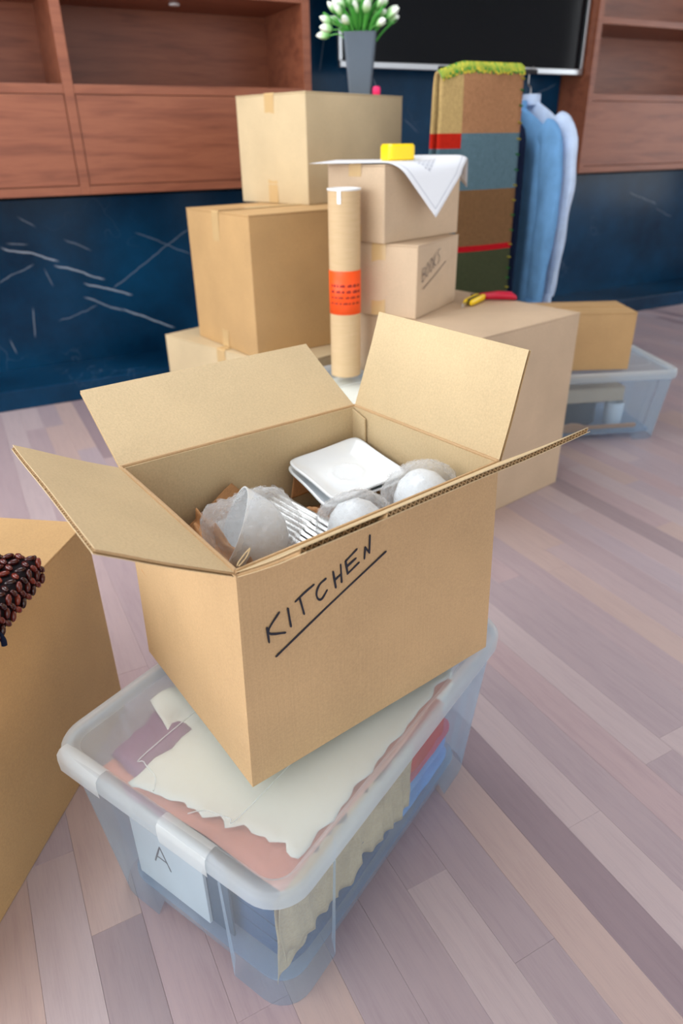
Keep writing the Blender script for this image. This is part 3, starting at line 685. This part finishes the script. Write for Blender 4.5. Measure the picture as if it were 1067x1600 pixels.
# ------------------------------------------------------------------ things inside the KITCHEN box
KA = Vector((math.cos(R(37.6)), math.sin(R(37.6)), 0)); KB = Vector((-KA.y, KA.x, 0)); KO = Vector((-.1145, .5914, .302))
def kp(a, b, z=0): return KO + KA*a + KB*b + Vector((0, 0, z))
def square_plate(label, pos, rot, s=.085, lift=.012):
    root = empty('square_plate', pos, rot=rot); tag(root, label, 'plate', 'square white plates in the KITCHEN box')
    def surf(u, v, off):
        x, y = 2*u-1, 2*v-1; r = max(abs(x), abs(y)); k = 1-.05*(1-min(abs(x), abs(y))**2)*r**2
        # rounded corners
        c = (abs(x)**8+abs(y)**8)**(1/8); f = 1/max(c, 1e-3)*r if c > 0 else 1
        z = lift*max(0, (r-.55)/.45)**1.6; 
        d = math.hypot(x, y); z += .0016*math.exp(-((d-.36)/.03)**2)
        return Vector((x*s*f*k, y*s*f*k, z+off))
    m = MB(); N_ = 36; m.grid(lambda u, v: surf(u, v, 0), N_, N_); o = m.build('dish', M_PORC, root, True); thick(o, .0035, -1)
    m = MB(); m.loft([[(x, y, z) for x, y in rrect(s*.5+o_, s*.5+o_, .015)] for o_, z in ((0, -.0075), (.002, -.003))]); m.build('foot', M_PORC, root)
    return root
square_plate('upper square white plate with a raised ring, tilted in the KITCHEN box', kp(.335, .232, .244), (R(7), R(-4), R(37.6-3)), .069)
square_plate('lower square white plate under the tilted plate in the KITCHEN box', kp(.329, .233, .234), (R(7), R(-5), R(37.6-8)), .068)
square_plate('square white plate lying flat behind the big wrapped cup in the KITCHEN box', kp(.165, .232, .192), (0, 0, R(37.6)), .076, .008)
def wrapped_cup(label, pos, rot, r, wrap, seed, cuprot=(0, 0, 0)):
    root = empty('bubble_wrapped_cup', pos, rot=rot); tag(root, label, 'cup')
    m = MB(); prof = [(.30*r, 0), (.34*r, .03*r), (.62*r, .22*r), (.86*r, .62*r), (1.0*r, 1.25*r), (.965*r, 1.25*r), (.83*r, .64*r), (.58*r, .27*r), (.1*r, .14*r)]
    m.lathe(prof, 36, True, True); m.v = [v-Vector((0, 0, .62*r)) for v in m.v]; c = m.build('cup', M_PORC, root, True); c.rotation_euler = cuprot
    ax = Matrix.Rotation(cuprot[1], 3, 'Y') @ Matrix.Rotation(cuprot[0], 3, 'X') if False else c.rotation_euler.to_matrix()
    bm = bmesh.new(); bmesh.ops.create_icosphere(bm, subdivisions=5, radius=1)
    ctr = Vector((0, 0, 0))
    for v in bm.verts:
        d = v.co.normalized(); k = 1 + .10*noise.noise(d*2.3+Vector((seed, 0, 0))) + .05*(1-abs(noise.noise(d*6+Vector((0, seed, 0))))*2) + .02*noise.noise(d*15)
        p = Vector((d.x*r*1.12, d.y*r*1.12, d.z*r*.86))*k
        if wrap and d.z > .35: p = Vector((p.x*(1-.30*(d.z-.35)), p.y*(1+.10*(d.z-.35)), p.z*(1+.75*(d.z-.35))))
        v.co = ax @ (p + ctr)
    me = bpy.data.meshes.new('bubble_wrap'); bm.to_mesh(me); bm.free(); me.materials.append(M_BUBBLE); me.polygons.foreach_set('use_smooth', [True]*len(me.polygons))
    o = bpy.data.objects.new('bubble_wrap', me); COL.objects.link(o); o.parent = root
    # air bubbles of the wrap: small domes all over the film
    m = MB(); nb_ = 420; vts = me.vertices; dirs = [v.co.normalized() for v in vts]
    from mathutils import kdtree
    kd = kdtree.KDTree(len(vts))
    for i, dv in enumerate(dirs): kd.insert(dv, i)
    kd.balance()
    for i in range(nb_):
        z_ = 1-2*(i+.5)/nb_; a_ = i*2.399963; q_ = math.sqrt(1-z_*z_); _, idx, _ = kd.find(Vector((q_*math.cos(a_), q_*math.sin(a_), z_)))
        P_ = vts[idx].co.copy(); N_ = vts[idx].normal.copy(); X_ = N_.orthogonal().normalized(); Y_ = N_.cross(X_)
        m.loft([[P_ + (X_*math.cos(2*PI*k/7)+Y_*math.sin(2*PI*k/7))*rr + N_*hh for k in range(7)] for rr, hh in ((.0033, 0), (.0030, .0011), (.0017, .0019))], False, True)
    bb = m.build('bubbles', M_BUBBLES, root, True); bb['kind'] = 'stuff'
    return root
wrapped_cup('big white cup in bubble wrap lying on its side near the left flap', kp(.122, .150, .244), (0, 0, R(37.6)), .058, True, 1.0, (R(-25), R(-62), 0))
wrapped_cup('white cup in bubble wrap next to the metal cutlery', kp(.242, .098, .248), (0, 0, R(37.6)), .046, False, 4.0, (R(150), 0, 0))
wrapped_cup('white cup in bubble wrap below the tall bright flap', kp(.362, .095, .256), (0, 0, R(37.6)), .047, False, 7.0, (R(140), R(20), 0))
# cutlery handles
me = None
for k in range(7):
    root = empty('table_knife', kp(.222-.0072*k, .165+.003*(k % 3), .236-.003*k), rot=(R(6), R(4), R(37.6-90+8)))
    tag(root, 'steel table knife in the bundle between the wrapped cups', 'knife', 'steel knives in the KITCHEN box')
    if me is None:
        m = MB(); m.loft([[(x, w_*math.cos(2*PI*q_/10), t_*math.sin(2*PI*q_/10)) for q_ in range(10)] for x, w_, t_ in ((-.075, .003, .002), (-.07, .0058, .0034), (-.03, .005, .003), (.01, .0045, .003), (.015, .006, .0008), (.07, .008, .0007), (.09, .005, .0006), (.098, .001, .0005))])
        h_ = m.build('handle_and_blade', M_STEEL, root, True); me = h_.data
    else: share('handle_and_blade', me, root)
# kraft paper packing
def kraft(label, cpos, corners, seed, amp=.012):
    c = [kp(*q_) for q_ in corners]; root_o = paper('kraft_paper', lambda u, v: c[0].lerp(c[1], u).lerp(c[3].lerp(c[2], u), v)+Vector((0, 0, amp*noise.noise(Vector((u*4+seed, v*4, seed)))+amp*.8*(1-abs(2*((u+v*.6) % .5)-.5)*2)*.5)), M_KPAPER, 24, 24)
    tag(root_o, label, 'paper')
kraft('kraft paper sheet standing up between the left flap and the big wrapped cup', 0, [(.055, .04, .19), (.07, .24, .215), (.095, .27, .245), (.085, .10, .24)], 1)
kraft('pointed kraft paper sheet leaning against the back wall of the KITCHEN box', 0, [(.06, .295, .19), (.22, .302, .19), (.175, .306, .245), (.172, .306, .248)], 2, .002)
kraft('kraft paper sheet filling the KITCHEN box under the cups', 0, [(.012, .015, .15), (.40, .015, .155), (.40, .30, .165), (.012, .30, .16)], 3, .018)
kraft('kraft paper piece crumpled between the flat plate and the tilted plates', 0, [(.205, .15, .198), (.258, .14, .20), (.262, .205, .218), (.225, .225, .214)], 4, .012)
kraft('kraft paper edge sticking out behind the tilted plates', 0, [(.275, .303, .19), (.37, .303, .19), (.36, .306, .256), (.29, .306, .252)], 5, .001)
o = blob('packing_paper', .185, .135, .075, M_KPAPER, .1, 2, .4, 9); put(o, kp(.205, .157, .006), R(37.6)); tag(o, 'bulk of crumpled kraft paper deep inside the KITCHEN box', 'paper')

# ------------------------------------------------------------------ cardboard tube
tb = empty('mailing_tube', (.0205, 2.03, .3865)); tag(tb, 'upright cardboard mailing tube with white cap and orange label', 'tube')
H_ = .502; r_ = .0435
def tubemat():
    m = Mat('spiral_kraft', srgb(214, 182, 138), .6, spec=.3); w = m.noise(m.mapped((20, 20, 200)), 1, 2); m.col(m.ramp(w, [(.3, srgb(206, 176, 134)), (.7, srgb(212, 182, 142))])); return m.m
m = MB(); m.lathe([(r_-.003, 0), (r_, .001), (r_, H_), (r_-.003, H_), (r_-.003, H_-.02)], 40, True, True); m.build('tube', tubemat(), tb, True)
m = MB(); m.lathe([(r_-.0032, H_-.02), (r_-.0032, H_-.004), (r_-.006, H_-.006), (r_+.0022, H_+.0002), (r_+.0024, H_+.004), (r_-.004, H_+.0045), (r_-.009, H_-.008), (.001, H_-.008)], 40, True, True); m.build('end_cap', M_WHITEPL, tb, True)
m = MB(); an = R(-108); m.grid(lambda u, v: Vector(((r_+.0012)*math.cos(an+(u-.5)*.2), (r_+.0012)*math.sin(an+(u-.5)*.2), H_-.032+.034*v)), 4, 3); thick(m.build('metal_tab', M_ALU, tb), .0008, 1)
def labelmat():
    m = Mat('orange_label', srgb(255, 84, 8), .45); return m.m
m = MB(); m.grid(lambda u, v: Vector(((r_+.0008)*math.cos(R(-235)+u*R(280)), (r_+.0008)*math.sin(R(-235)+u*R(280)), .182+.118*v)), 40, 2); lb = m.build('orange_label', labelmat(), tb, True); thick(lb, .0004, 1)
M_LINK = Mat('label_print', srgb(150, 24, 12), .6).m
m = MB(); rn = random.Random(4)
for row, zz in enumerate((.262, .246, .230, .214)):
    t = -150
    while t < -28:
        L = rn.uniform(6, 20); hh = .0045 if row < 2 else .003
        A0, A1 = R(t), R(min(t+L, -28)); m.grid(lambda u, v: Vector(((r_+.0016)*math.cos(A0+(A1-A0)*u), (r_+.0016)*math.sin(A0+(A1-A0)*u), zz-hh+2*hh*v*(.6+.4*((u*5) % 1)))), 4, 1); t += L+rn.uniform(3, 9)
m.build('label_print', M_LINK, lb)

# ------------------------------------------------------------------ drawing sheet, tape measure, knife
B0 = Vector((.129, 2.027, 0)); Ba = Vector((math.cos(R(46)), math.sin(R(46)), 0)); Bo = Vector((Ba.y, -Ba.x, 0)); ZT = .7505+.1965+.0035
def drawing_mat():
    m = Mat('printed_drawing', (.84, .87, .92, 1), .5); uv = m.n('ShaderNodeUVMap'); X, Y, Z = m.sep(uv.outputs[0])
    dx = m.math('SUBTRACT', .5, m.math('ABSOLUTE', m.math('SUBTRACT', X, .5))); dy = m.math('SUBTRACT', .5, m.math('ABSOLUTE', m.math('SUBTRACT', Y, .5)))
    e = m.math('MINIMUM', m.math('MULTIPLY', dx, .44), m.math('MULTIPLY', dy, .3)); line = m.math('LESS_THAN', m.math('ABSOLUTE', m.math('SUBTRACT', e, .016)), .0011)
    br = m.n('ShaderNodeTexBrick'); br.inputs['Scale'].default_value = 9; br.inputs['Mortar Size'].default_value = .03; m.L.new(uv.outputs[0], br.inputs['Vector'])
    inb = m.math('MULTIPLY', m.math('LESS_THAN', m.math('ABSOLUTE', m.math('SUBTRACT', X, .68)), .11), m.math('LESS_THAN', m.math('ABSOLUTE', m.math('SUBTRACT', Y, .40)), .17))
    f = m.math('MAXIMUM', m.math('MULTIPLY', line, .55), m.math('MULTIPLY', m.math('MULTIPLY', br.outputs['Fac'], inb), .75))
    m.col(m.mix(f, (.86, .89, .94, 1), srgb(70, 84, 120))); return m.m
P3, P1 = Vector((-.10, -.18)), Vector((.12, .165)); lv = P1-P3; wv_ = Vector((lv.y, -lv.x)).normalized()*.37
def sheetpt(u, v):
    q = P3 + lv*u + wv_*v; p_, q_ = q.x, q.y; z = ZT; out = q_; Rr = .05; A_ = R(66)
    if q_ > -.01:
        s = q_+.01; th = min(s/Rr, A_); rest_ = max(0, s-Rr*A_); out = -.01 + Rr*math.sin(th) + rest_*math.cos(A_); z -= Rr*(1-math.cos(th)) + rest_*math.sin(A_)
    if p_ > .35:
        s = p_-.35; z -= 9*s*s + .25*s
    z += .012*math.exp(-((p_-.33)/.07)**2)*(1 if q_ < .05 else 0) * max(0, min(1, (q_+.25)/.1))
    if p_ > .346 or q_ < -.212: pass
    P = B0 + Ba*p_ + Bo*out; P.z = z; return P
m = MB(); NU, NV = 48, 36; m.grid(sheetpt, NU, NV); dr = m.build('drawing_sheet', drawing_mat(), None, True); thick(dr, .0004, 1)
uvl = dr.data.uv_layers.new(name='UVMap')
for lp in dr.data.loops:
    i = lp.vertex_index; uvl.data[lp.index].uv = ((i % (NU+1))/NU, (i//(NU+1))/NV)
tag(dr, 'white printed drawing sheet draped over the small box above BOOKS', 'paper')
tm = empty('tape_measure', B0+Ba*.19+Bo*-.115+Vector((0, 0, ZT+.0012)), R(20)); tag(tm, 'yellow tape measure lying on the white drawing sheet', 'tape measure')
m = MB(); m.loft([[(x, y, z) for x, y in rrect(.043+o_, .034+o_, .014, 5)] for o_, z in ((-.003, 0), (0, .003), (0, .036), (-.004, .042))]); m.build('case', M_YELLOW, tm, False)
boxobj('tape_hook', .042, .049, -.008, .008, .002, .016, M_STEEL, tm, .001)
ZM = .5535
kn_ = empty('utility_knife', (.415, 2.185, ZM), R(58)); tag(kn_, 'yellow and black utility knife lying on the large box', 'knife')
for s in (-1, 1):
    m = MB(); m.loft([[(x, s*.010+w_*math.cos(2*PI*k/10), .011+h_*math.sin(2*PI*k/10)) for k in range(10)] for x, w_, h_ in ((-.045, .003, .005), (-.035, .006, .009), (.02, .007, .0105), (.06, .0075, .0105), (.072, .004, .007))]); m.build('grip', M_YELLOW, kn_, True)
boxobj('core', -.03, .055, -.006, .006, .004, .020, M_BLACK, kn_, .002)
boxobj('blade', -.085, -.03, -.001, .001, .004, .016, M_STEEL, kn_)
ct = empty('tape_cutter', (.505, 2.245, ZM), R(-8)); tag(ct, 'crimson plastic tool handle lying behind the yellow utility knife', 'tool')
m = MB(); m.loft([[(x, w_*math.cos(2*PI*k/12), h_+h_*math.sin(2*PI*k/12)) for k in range(12)] for x, w_, h_ in ((-.07, .006, .006), (-.055, .012, .010), (0, .015, .0135), (.04, .016, .0125), (.058, .008, .006))]); m.build('handle', M_CRIMSON, ct, True)
boxobj('collar', -.085, -.062, -.007, .007, .002, .016, M_BLACK, ct, .002)

# ------------------------------------------------------------------ vase with buds
vz_ = empty('flower_vase', (.094, 2.975, 1.1492), R(-4)); tag(vz_, 'tapered slate grey vase of white green buds on the top carton', 'vase')
m = MB(); m.loft([[(x, y, z) for x, y in rrect(hw, hw, .008, 3)] for hw, z in ((.039, 0), (.058, .192), (.054, .192), (.05, .165))], True, True); m.build('pot', M_SLATE, vz_)
M_LEAF = Mat('bud_green', srgb(70, 160, 60), .5).m; M_STEM = Mat('stem_green', srgb(96, 176, 80), .5).m
def budmat():
    m = Mat('bud_white_green', srgb(220, 235, 205), .5); X, Y, Z = m.sep(m.co()); m.col(m.ramp(m.math('MULTIPLY', Z, 20), [(.0, srgb(70, 160, 60)), (.45, srgb(170, 215, 150)), (.7, srgb(236, 244, 232))])); return m.m
M_BUD = budmat()
m = MB(); rings = []
for z, r in ((0, .003), (.006, .009), (.018, .0125), (.032, .0110), (.043, .006), (.049, .001)):
    rings.append([(r*(1+.12*math.cos(3*2*PI*k/12))*math.cos(2*PI*k/12), r*(1+.12*math.cos(3*2*PI*k/12))*math.sin(2*PI*k/12), z) for k in range(12)])
m.loft(rings); b0 = m.build('bud', M_BUD, vz_, True); budme = b0.data
m = MB(); m.grid(lambda u, v: Vector(((u-.5)*.018*math.sin(PI*min(v*1.1+.08, 1)), .006*(2*u-1)**2-.02*v*v, .085*v)), 4, 8); lf = m.build('leaf', M_LEAF, vz_, True); lfme = lf.data
rb = random.Random(12); first = True
for i in range(34):
    an = i*2.39996; rr = math.sqrt((i+.5)/34); tip = Vector((rr*.118*math.cos(an), rr*.105*math.sin(an), .30-.10*rr*rr+rb.uniform(-.02, .02))); basep = Vector((tip.x*.32, tip.y*.32, .15))
    mid = basep.lerp(tip, .5)+Vector((0, 0, .02)); m = MB(); m.tube(catmull([basep, mid, tip], 4), .0022, 5); m.build('stem', M_STEM, vz_, True)
    dirv = (tip-mid).normalized(); rot = dirv.to_track_quat('Z', 'X').to_euler(); s = rb.uniform(.9, 1.15)
    if first: b0.location = tip; b0.rotation_euler = rot; first = False
    else: share('bud', budme, vz_, tip, rot, (s, s, s))
for i in range(40):
    an = i*2.39996+.7; rr = math.sqrt((i+.5)/40); q_ = Vector((rr*.06*math.cos(an), rr*.06*math.sin(an), .175+.05*(1-rr)+rb.uniform(-.01, .02)))
    e = Vector((math.cos(an)*rr*.75, math.sin(an)*rr*.75, 1)).normalized().to_track_quat('Z', 'Y').to_euler(); s = rb.uniform(.8, 1.25)
    if i == 0: lf.location = q_; lf.rotation_euler = e
    else: share('leaf', lfme, vz_, q_, e, (s, s, s))
pt = empty('tag_on_string', (.152, 2.945, 1.1495)); tag(pt, 'small pink plastic tag with grey string beside the dark vase', 'tag')
m = MB(); m.loft([[(x, y, z) for x, y in rrect(.014+o_, .012+o_, .006, 4)] for o_, z in ((-.003, 0), (0, .004), (0, .022), (-.004, .028))]); m.build('tag', M_PINK, pt, True)
m = MB(); m.tube(catmull([(0, 0, .027), (-.006, .002, .04), (-.016, .006, .058)]), .0012, 5); m.build('string', M_SLATE, pt, True)

# ------------------------------------------------------------------ garment rack, rug, clothes
ra = empty('garment_rack', wf(1.9, 2.475), TW); tag(ra, 'black metal garment rack mostly hidden behind the hanging rug', 'rack')
m = MB(); m.tube([(-.19, 0, 1.232), (.27, 0, 1.232)], .009, 10); m.build('rail', M_BLACK, ra, True)
m = MB(); m.tube([(-.355, -.255, 1.200), (-.035, -.255, 1.200)], .009, 10); m.build('rail', M_BLACK, ra, True)
for x in (-.17, .02):
    m = MB(); m.tube([(x, 0, .03), (x, 0, 1.228)], .008, 10); m.build('post', M_BLACK, ra, True)
for x in (-.33, -.06):
    m = MB(); m.tube([(x, -.255, .03), (x, -.255, 1.196)], .008, 10); m.build('post', M_BLACK, ra, True)
for x0, x1 in ((-.33, -.17), (-.06, .02)):
    m = MB(); m.tube([(x0, -.33, .012), (x0, -.255, .012), (x1, 0, .012), (x1, .12, .012)], .010, 8); m.build('foot', M_BLACK, ra, True)
def rugmat():
    m = Mat('patchwork_weave', (.5, .4, .3, 1), .9, spec=.1); X, Y, Z = m.sep(m.co())
    zr = lambda stops: m.ramp(m.math('DIVIDE', Z, 1.3), [(p/1.3, c) for p, c in stops], 'CONSTANT')
    right = zr([(0, srgb(72, 78, 54)), (.634, srgb(190, 22, 34)), (.655, srgb(132, 98, 66)), (.840, srgb(96, 124, 136)), (1.017, srgb(176, 128, 92))])
    left = zr([(0, srgb(150, 120, 70)), (.62, srgb(160, 60, 40)), (.68, srgb(84, 112, 124)), (.973, srgb(196, 40, 24)), (1.019, srgb(198, 168, 112))])
    c = m.mix(m.math('GREATER_THAN', X, -.091), left, right)
    wv1 = m.n('ShaderNodeTexWave'); wv1.inputs['Scale'].default_value = 70; wv1.bands_direction = 'X'; m.L.new(m.co(), wv1.inputs['Vector'])
    wv2 = m.n('ShaderNodeTexWave'); wv2.inputs['Scale'].default_value = 60; wv2.bands_direction = 'Z'; m.L.new(m.co(), wv2.inputs['Vector'])
    nz = m.noise(m.mapped((190, 190, 90)), 1, 3); f = m.math('ADD', m.math('MULTIPLY', m.math('MULTIPLY', wv1.outputs[1], wv2.outputs[1]), .6), m.math('MULTIPLY', nz, .6))
    m.col(m.mix(1.0, c, m.ramp(f, [(.15, (.55, .55, .55, 1)), (.75, (1.25, 1.25, 1.25, 1))]), 'MULTIPLY')); m.bump(f, .5, .004); return m.m
rug = empty('hanging_rug', wf(1.705, 2.22), TW); tag(rug, 'patchwork woven rug with green stitched edges hung over the garment rack', 'rug')
prof = [(.020, .32), (.020, .7), (.020, 1.02), (.018, 1.17), (.012, 1.216), (0, 1.2245), (-.012, 1.218), (-.022, 1.185), (-.028, 1.0), (-.029, .8), (-.028, .6), (-.029, .45), (-.028, .27)]
pp = catmull([Vector((0, y, z)) for y, z in prof], 4)
def rugpt(u, v):
    p_ = pp[min(int(round(v*(len(pp)-1))), len(pp)-1)]; x = -.176+.346*u - .01*math.sin(2.2*(1.25-p_.z))*(1-u) + .012*max(0, 1.1-p_.z)*u
    z = p_.z; z -= .028*max(0, (.3-u)/.3)**1.2*max(0, (z-1.1)/.125)
    return Vector((x, p_.y + .006*math.sin(6*u+2*z)*(1 if p_.y < -.02 else 0), z))
m = MB(); m.grid(rugpt, 24, len(pp)-1); ro = m.build('weave', rugmat(), rug, True); thick(ro, .007, 0)
M_ST1 = cloth('yarn_green', srgb(52, 140, 60)); M_ST2 = cloth('yarn_yellow', srgb(216, 196, 70))
for mt, ph in ((M_ST1, 0), (M_ST2, 1)):
    m = MB(); rs = random.Random(5+ph)
    for i in range(ph, 130, 2):                              # top fold and upper hem
        u = (i+.5)/130; q0 = rugpt(u, 7/12); q1 = rugpt(u, 5/12)
        c0 = rugpt(u, .46); z_ = c0.z
        m.tube([Vector((q0.x+rs.uniform(-.002, .002), -.027, 1.200-(.024*max(0, (.3-u)/.3)**1.2)+rs.uniform(-.006, .006))), Vector((q0.x, -.021, z_-.007)), Vector((q0.x+rs.uniform(-.003, .003), 0, z_+.006))], .0030, 4)
    for i in range(ph, 150, 2):                              # right-hand edge
        v = 7/12 + (5/12)*(i+.5)/150; q0 = rugpt(1, v); m.tube([q0+Vector((-.012, -.005, .003)), q0+Vector((.003, -.005, 0)), q0+Vector((.005, .004, -.003))], .0026, 4)
    m.build('edge_stitching', mt, rug, True)['kind'] = 'stuff'
M_HWOOD = Mat('hanger_wood', srgb(122, 58, 34), .35).m
def hanger(a, label, k=1.0):
    root = empty('clothes_hanger', wf(a, 2.475, 1.085), TW); tag(root, label, 'hanger', 'wooden hangers on the garment rack')
    m = MB(); pts = catmull([(0, y_*k, z_) for _, y_, z_ in [(0, -.215, -.075), (0, -.16, -.045), (0, -.06, .0), (0, 0, .018), (0, .06, .0), (0, .16, -.045), (0, .215, -.075)]], 4)
    m.tube(pts, [.006]*len(pts), 8); m.build('bar', M_HWOOD, root, True)
    m = MB(); m.tube(catmull([(0, 0, .02), (0, 0, .09), (0, .016, .105), (0, .016, .145), (0, 0, .162), (0, -.014, .153)], 5), .002, 6); m.build('hook', M_STEEL, root, True)
def shirt(name, label, a, mat, length=.80, half=.225, thk=.017, sleeve=True, seed=0, zt=1.105, cat='shirt', swing=0.0):
    root = empty(name, wf(a, 2.475, zt), TW); tag(root, label, cat); N_ = 36
    def fold(y, z, s): return .006*math.sin(y*42+seed+z*3)*min(1, -z*2.2) + .006*noise.noise(Vector((y*9, z*3, seed+s)))
    rings = []
    for k in range(26):
        t = k/25; z = -length + (length-.002)*t
        if z > -.085: hw = .055 + (half-.055)*((-z)/.085)**.9
        else: hw = half*(.97+.10*(-z-.085)/length)
        th = thk*(.55+.45*min(1, -z/.12)) + .004*(1-t)
        ring = []
        for i in range(N_):
            an = 2*PI*i/N_; cy, cx = math.cos(an), math.sin(an); y = math.copysign(abs(cy)**.75, cy)*hw; x = math.copysign(abs(cx)**.9, cx)*th
            ring.append((x + fold(y, z, 0 if cx > 0 else 5), y, z))
        rings.append(ring)
    m = MB(); m.loft(rings, True, True); m.build('body', mat, root, True)
    m = MB(); m.loft([[(r_x*math.sin(2*PI*i/16), .052*math.cos(2*PI*i/16), z_+.012*math.cos(2*PI*i/16)*0) for i in range(16)] for r_x, z_ in ((.030, -.01), (.032, .012), (.030, .028), (.026, .026), (.024, .0))], False, False); m.build('collar', mat, root, True)
    if sleeve:
        for s in (-1, 1):
            pts = catmull([(0, s*(half-.05), -.075), (0, s*(half+.005), -.12), (-.012+swing, s*(half+.028), -.28), (-.02+swing, s*(half+.03), -.45), (-.012+swing, s*(half+.018), -.62), (-.015+swing, s*(half+.01), -.70)], 6)
            rs = [.045+(.058-.045)*min(1, i/8) - .018*max(0, (i-8)/(len(pts)-8)) for i in range(len(pts))]
            m = MB(); m.tube(pts, rs, 18)
            for v in m.v: v.x = v.x*.48 + .008*noise.noise(Vector((v.x*30, v.y*30, v.z*7+seed))); v.y += .008*noise.noise(Vector((v.x*25, v.z*9, seed+2)))
            sl = m.build('sleeve', mat, root, True)
            m = MB(); e = pts[-1]; m.lathe([(.039, -.055), (.041, -.03), (.041, .0), (.039, .005)], 18); m.v = [Vector((v.x*.42, v.y, v.z)) for v in m.v]; cf = m.build('cuff', mat, sl, True); cf.location = e
    return root
for a, lb_ in ((2.085, 'denim shirt'), (2.15, 'pale blue shirt'), (2.02, 'navy jacket')): hanger(a, 'dark wooden clothes hanger inside the shoulders of the '+lb_, .62 if a < 2.05 else .92)
shirt('hanging_shirt', 'mid blue denim shirt hanging beside the patchwork rug', 2.085, M_DENIM, seed=1, half=.215)
shirt('hanging_shirt', 'pale blue shirt hanging behind the denim shirt', 2.15, M_PALE, seed=4, half=.215, zt=1.128)
shirt('hanging_jacket', 'dark navy jacket hanging between the rug and the denim shirt', 2.015, M_NAVY, seed=7, half=.16, length=.86, sleeve=False, cat='jacket')

# ------------------------------------------------------------------ beaded bag on the near carton
bx_ = empty('beaded_bag', (-.585, .765, .4275), R(-3)); tag(bx_, 'bag woven from dark red wooden beads on the large carton', 'bag')
M_LIN = cloth('dark_lining', srgb(16, 10, 16)); hx, hy, hz = .135, .115, .05
m = MB(); m.loft([[(x, y, z) for x, y in rrect(hx+o_-.003, hy+o_-.003, .012)] for o_, z in ((-.004, 0), (0, .006), (0, hz-.014), (-.006, hz-.008))]); m.build('lining', M_LIN, bx_)
def beadmat():
    m = Mat('lacquered_bead', srgb(96, 30, 22), .22, spec=.6); oi = m.n('ShaderNodeObjectInfo'); m.col(m.ramp(oi.outputs['Random'], [(0, srgb(40, 10, 12)), (.5, srgb(80, 22, 17)), (1, srgb(122, 42, 26))])); return m.m
m = MB(); m.loft([[(x, r*math.cos(2*PI*k/8), r*math.sin(2*PI*k/8)) for k in range(8)] for x, r in ((-.0078, .0012), (-.006, .0030), (-.002, .0043), (.002, .0043), (.006, .0030), (.0078, .0012))])
bd = m.build('bead', beadmat(), bx_, True); n_b = 0
def bead(p, rot):
    global n_b
    if n_b == 0: bd.location = p; bd.rotation_euler = rot
    else: share('bead', bd.data, bx_, p, rot)
    n_b += 1
PX, PY = .0155, .0155
for i in range(9):
    for j in range(15):
        x = hx-.012-PX*i; y = hy-.010-PY*j; zc = hz-.005 - .004*max(0, 1-i)
        if x < -.005 and j % 1 == 0 and i > 7: continue
        bead((x, y, zc+.001), (0, 0, R(38 if (i+j) % 2 == 0 else -38)))
for j in range(15):
    for r_w in range(3):
        y = hy-.010-PY*j + (.004 if r_w % 2 else 0); bead((hx-.001, y, .008+.0135*r_w), (R(90), R(60 if (j+r_w) % 2 else -60), R(90)))
for i in range(9):
    for r_w in range(3):
        x = hx-.012-PX*i; bead((x, hy-.001, .008+.0135*r_w), (R(0), R(60 if (i+r_w) % 2 else -60), 0))
m = MB(); m.tube(catmull([(hx-.01, -.02, .012), (hx+.002, -.028, .0), (hx+.003, -.03, -.008)]), .004, 8); m.build('blue_cord', M_NAVY, bx_, True)
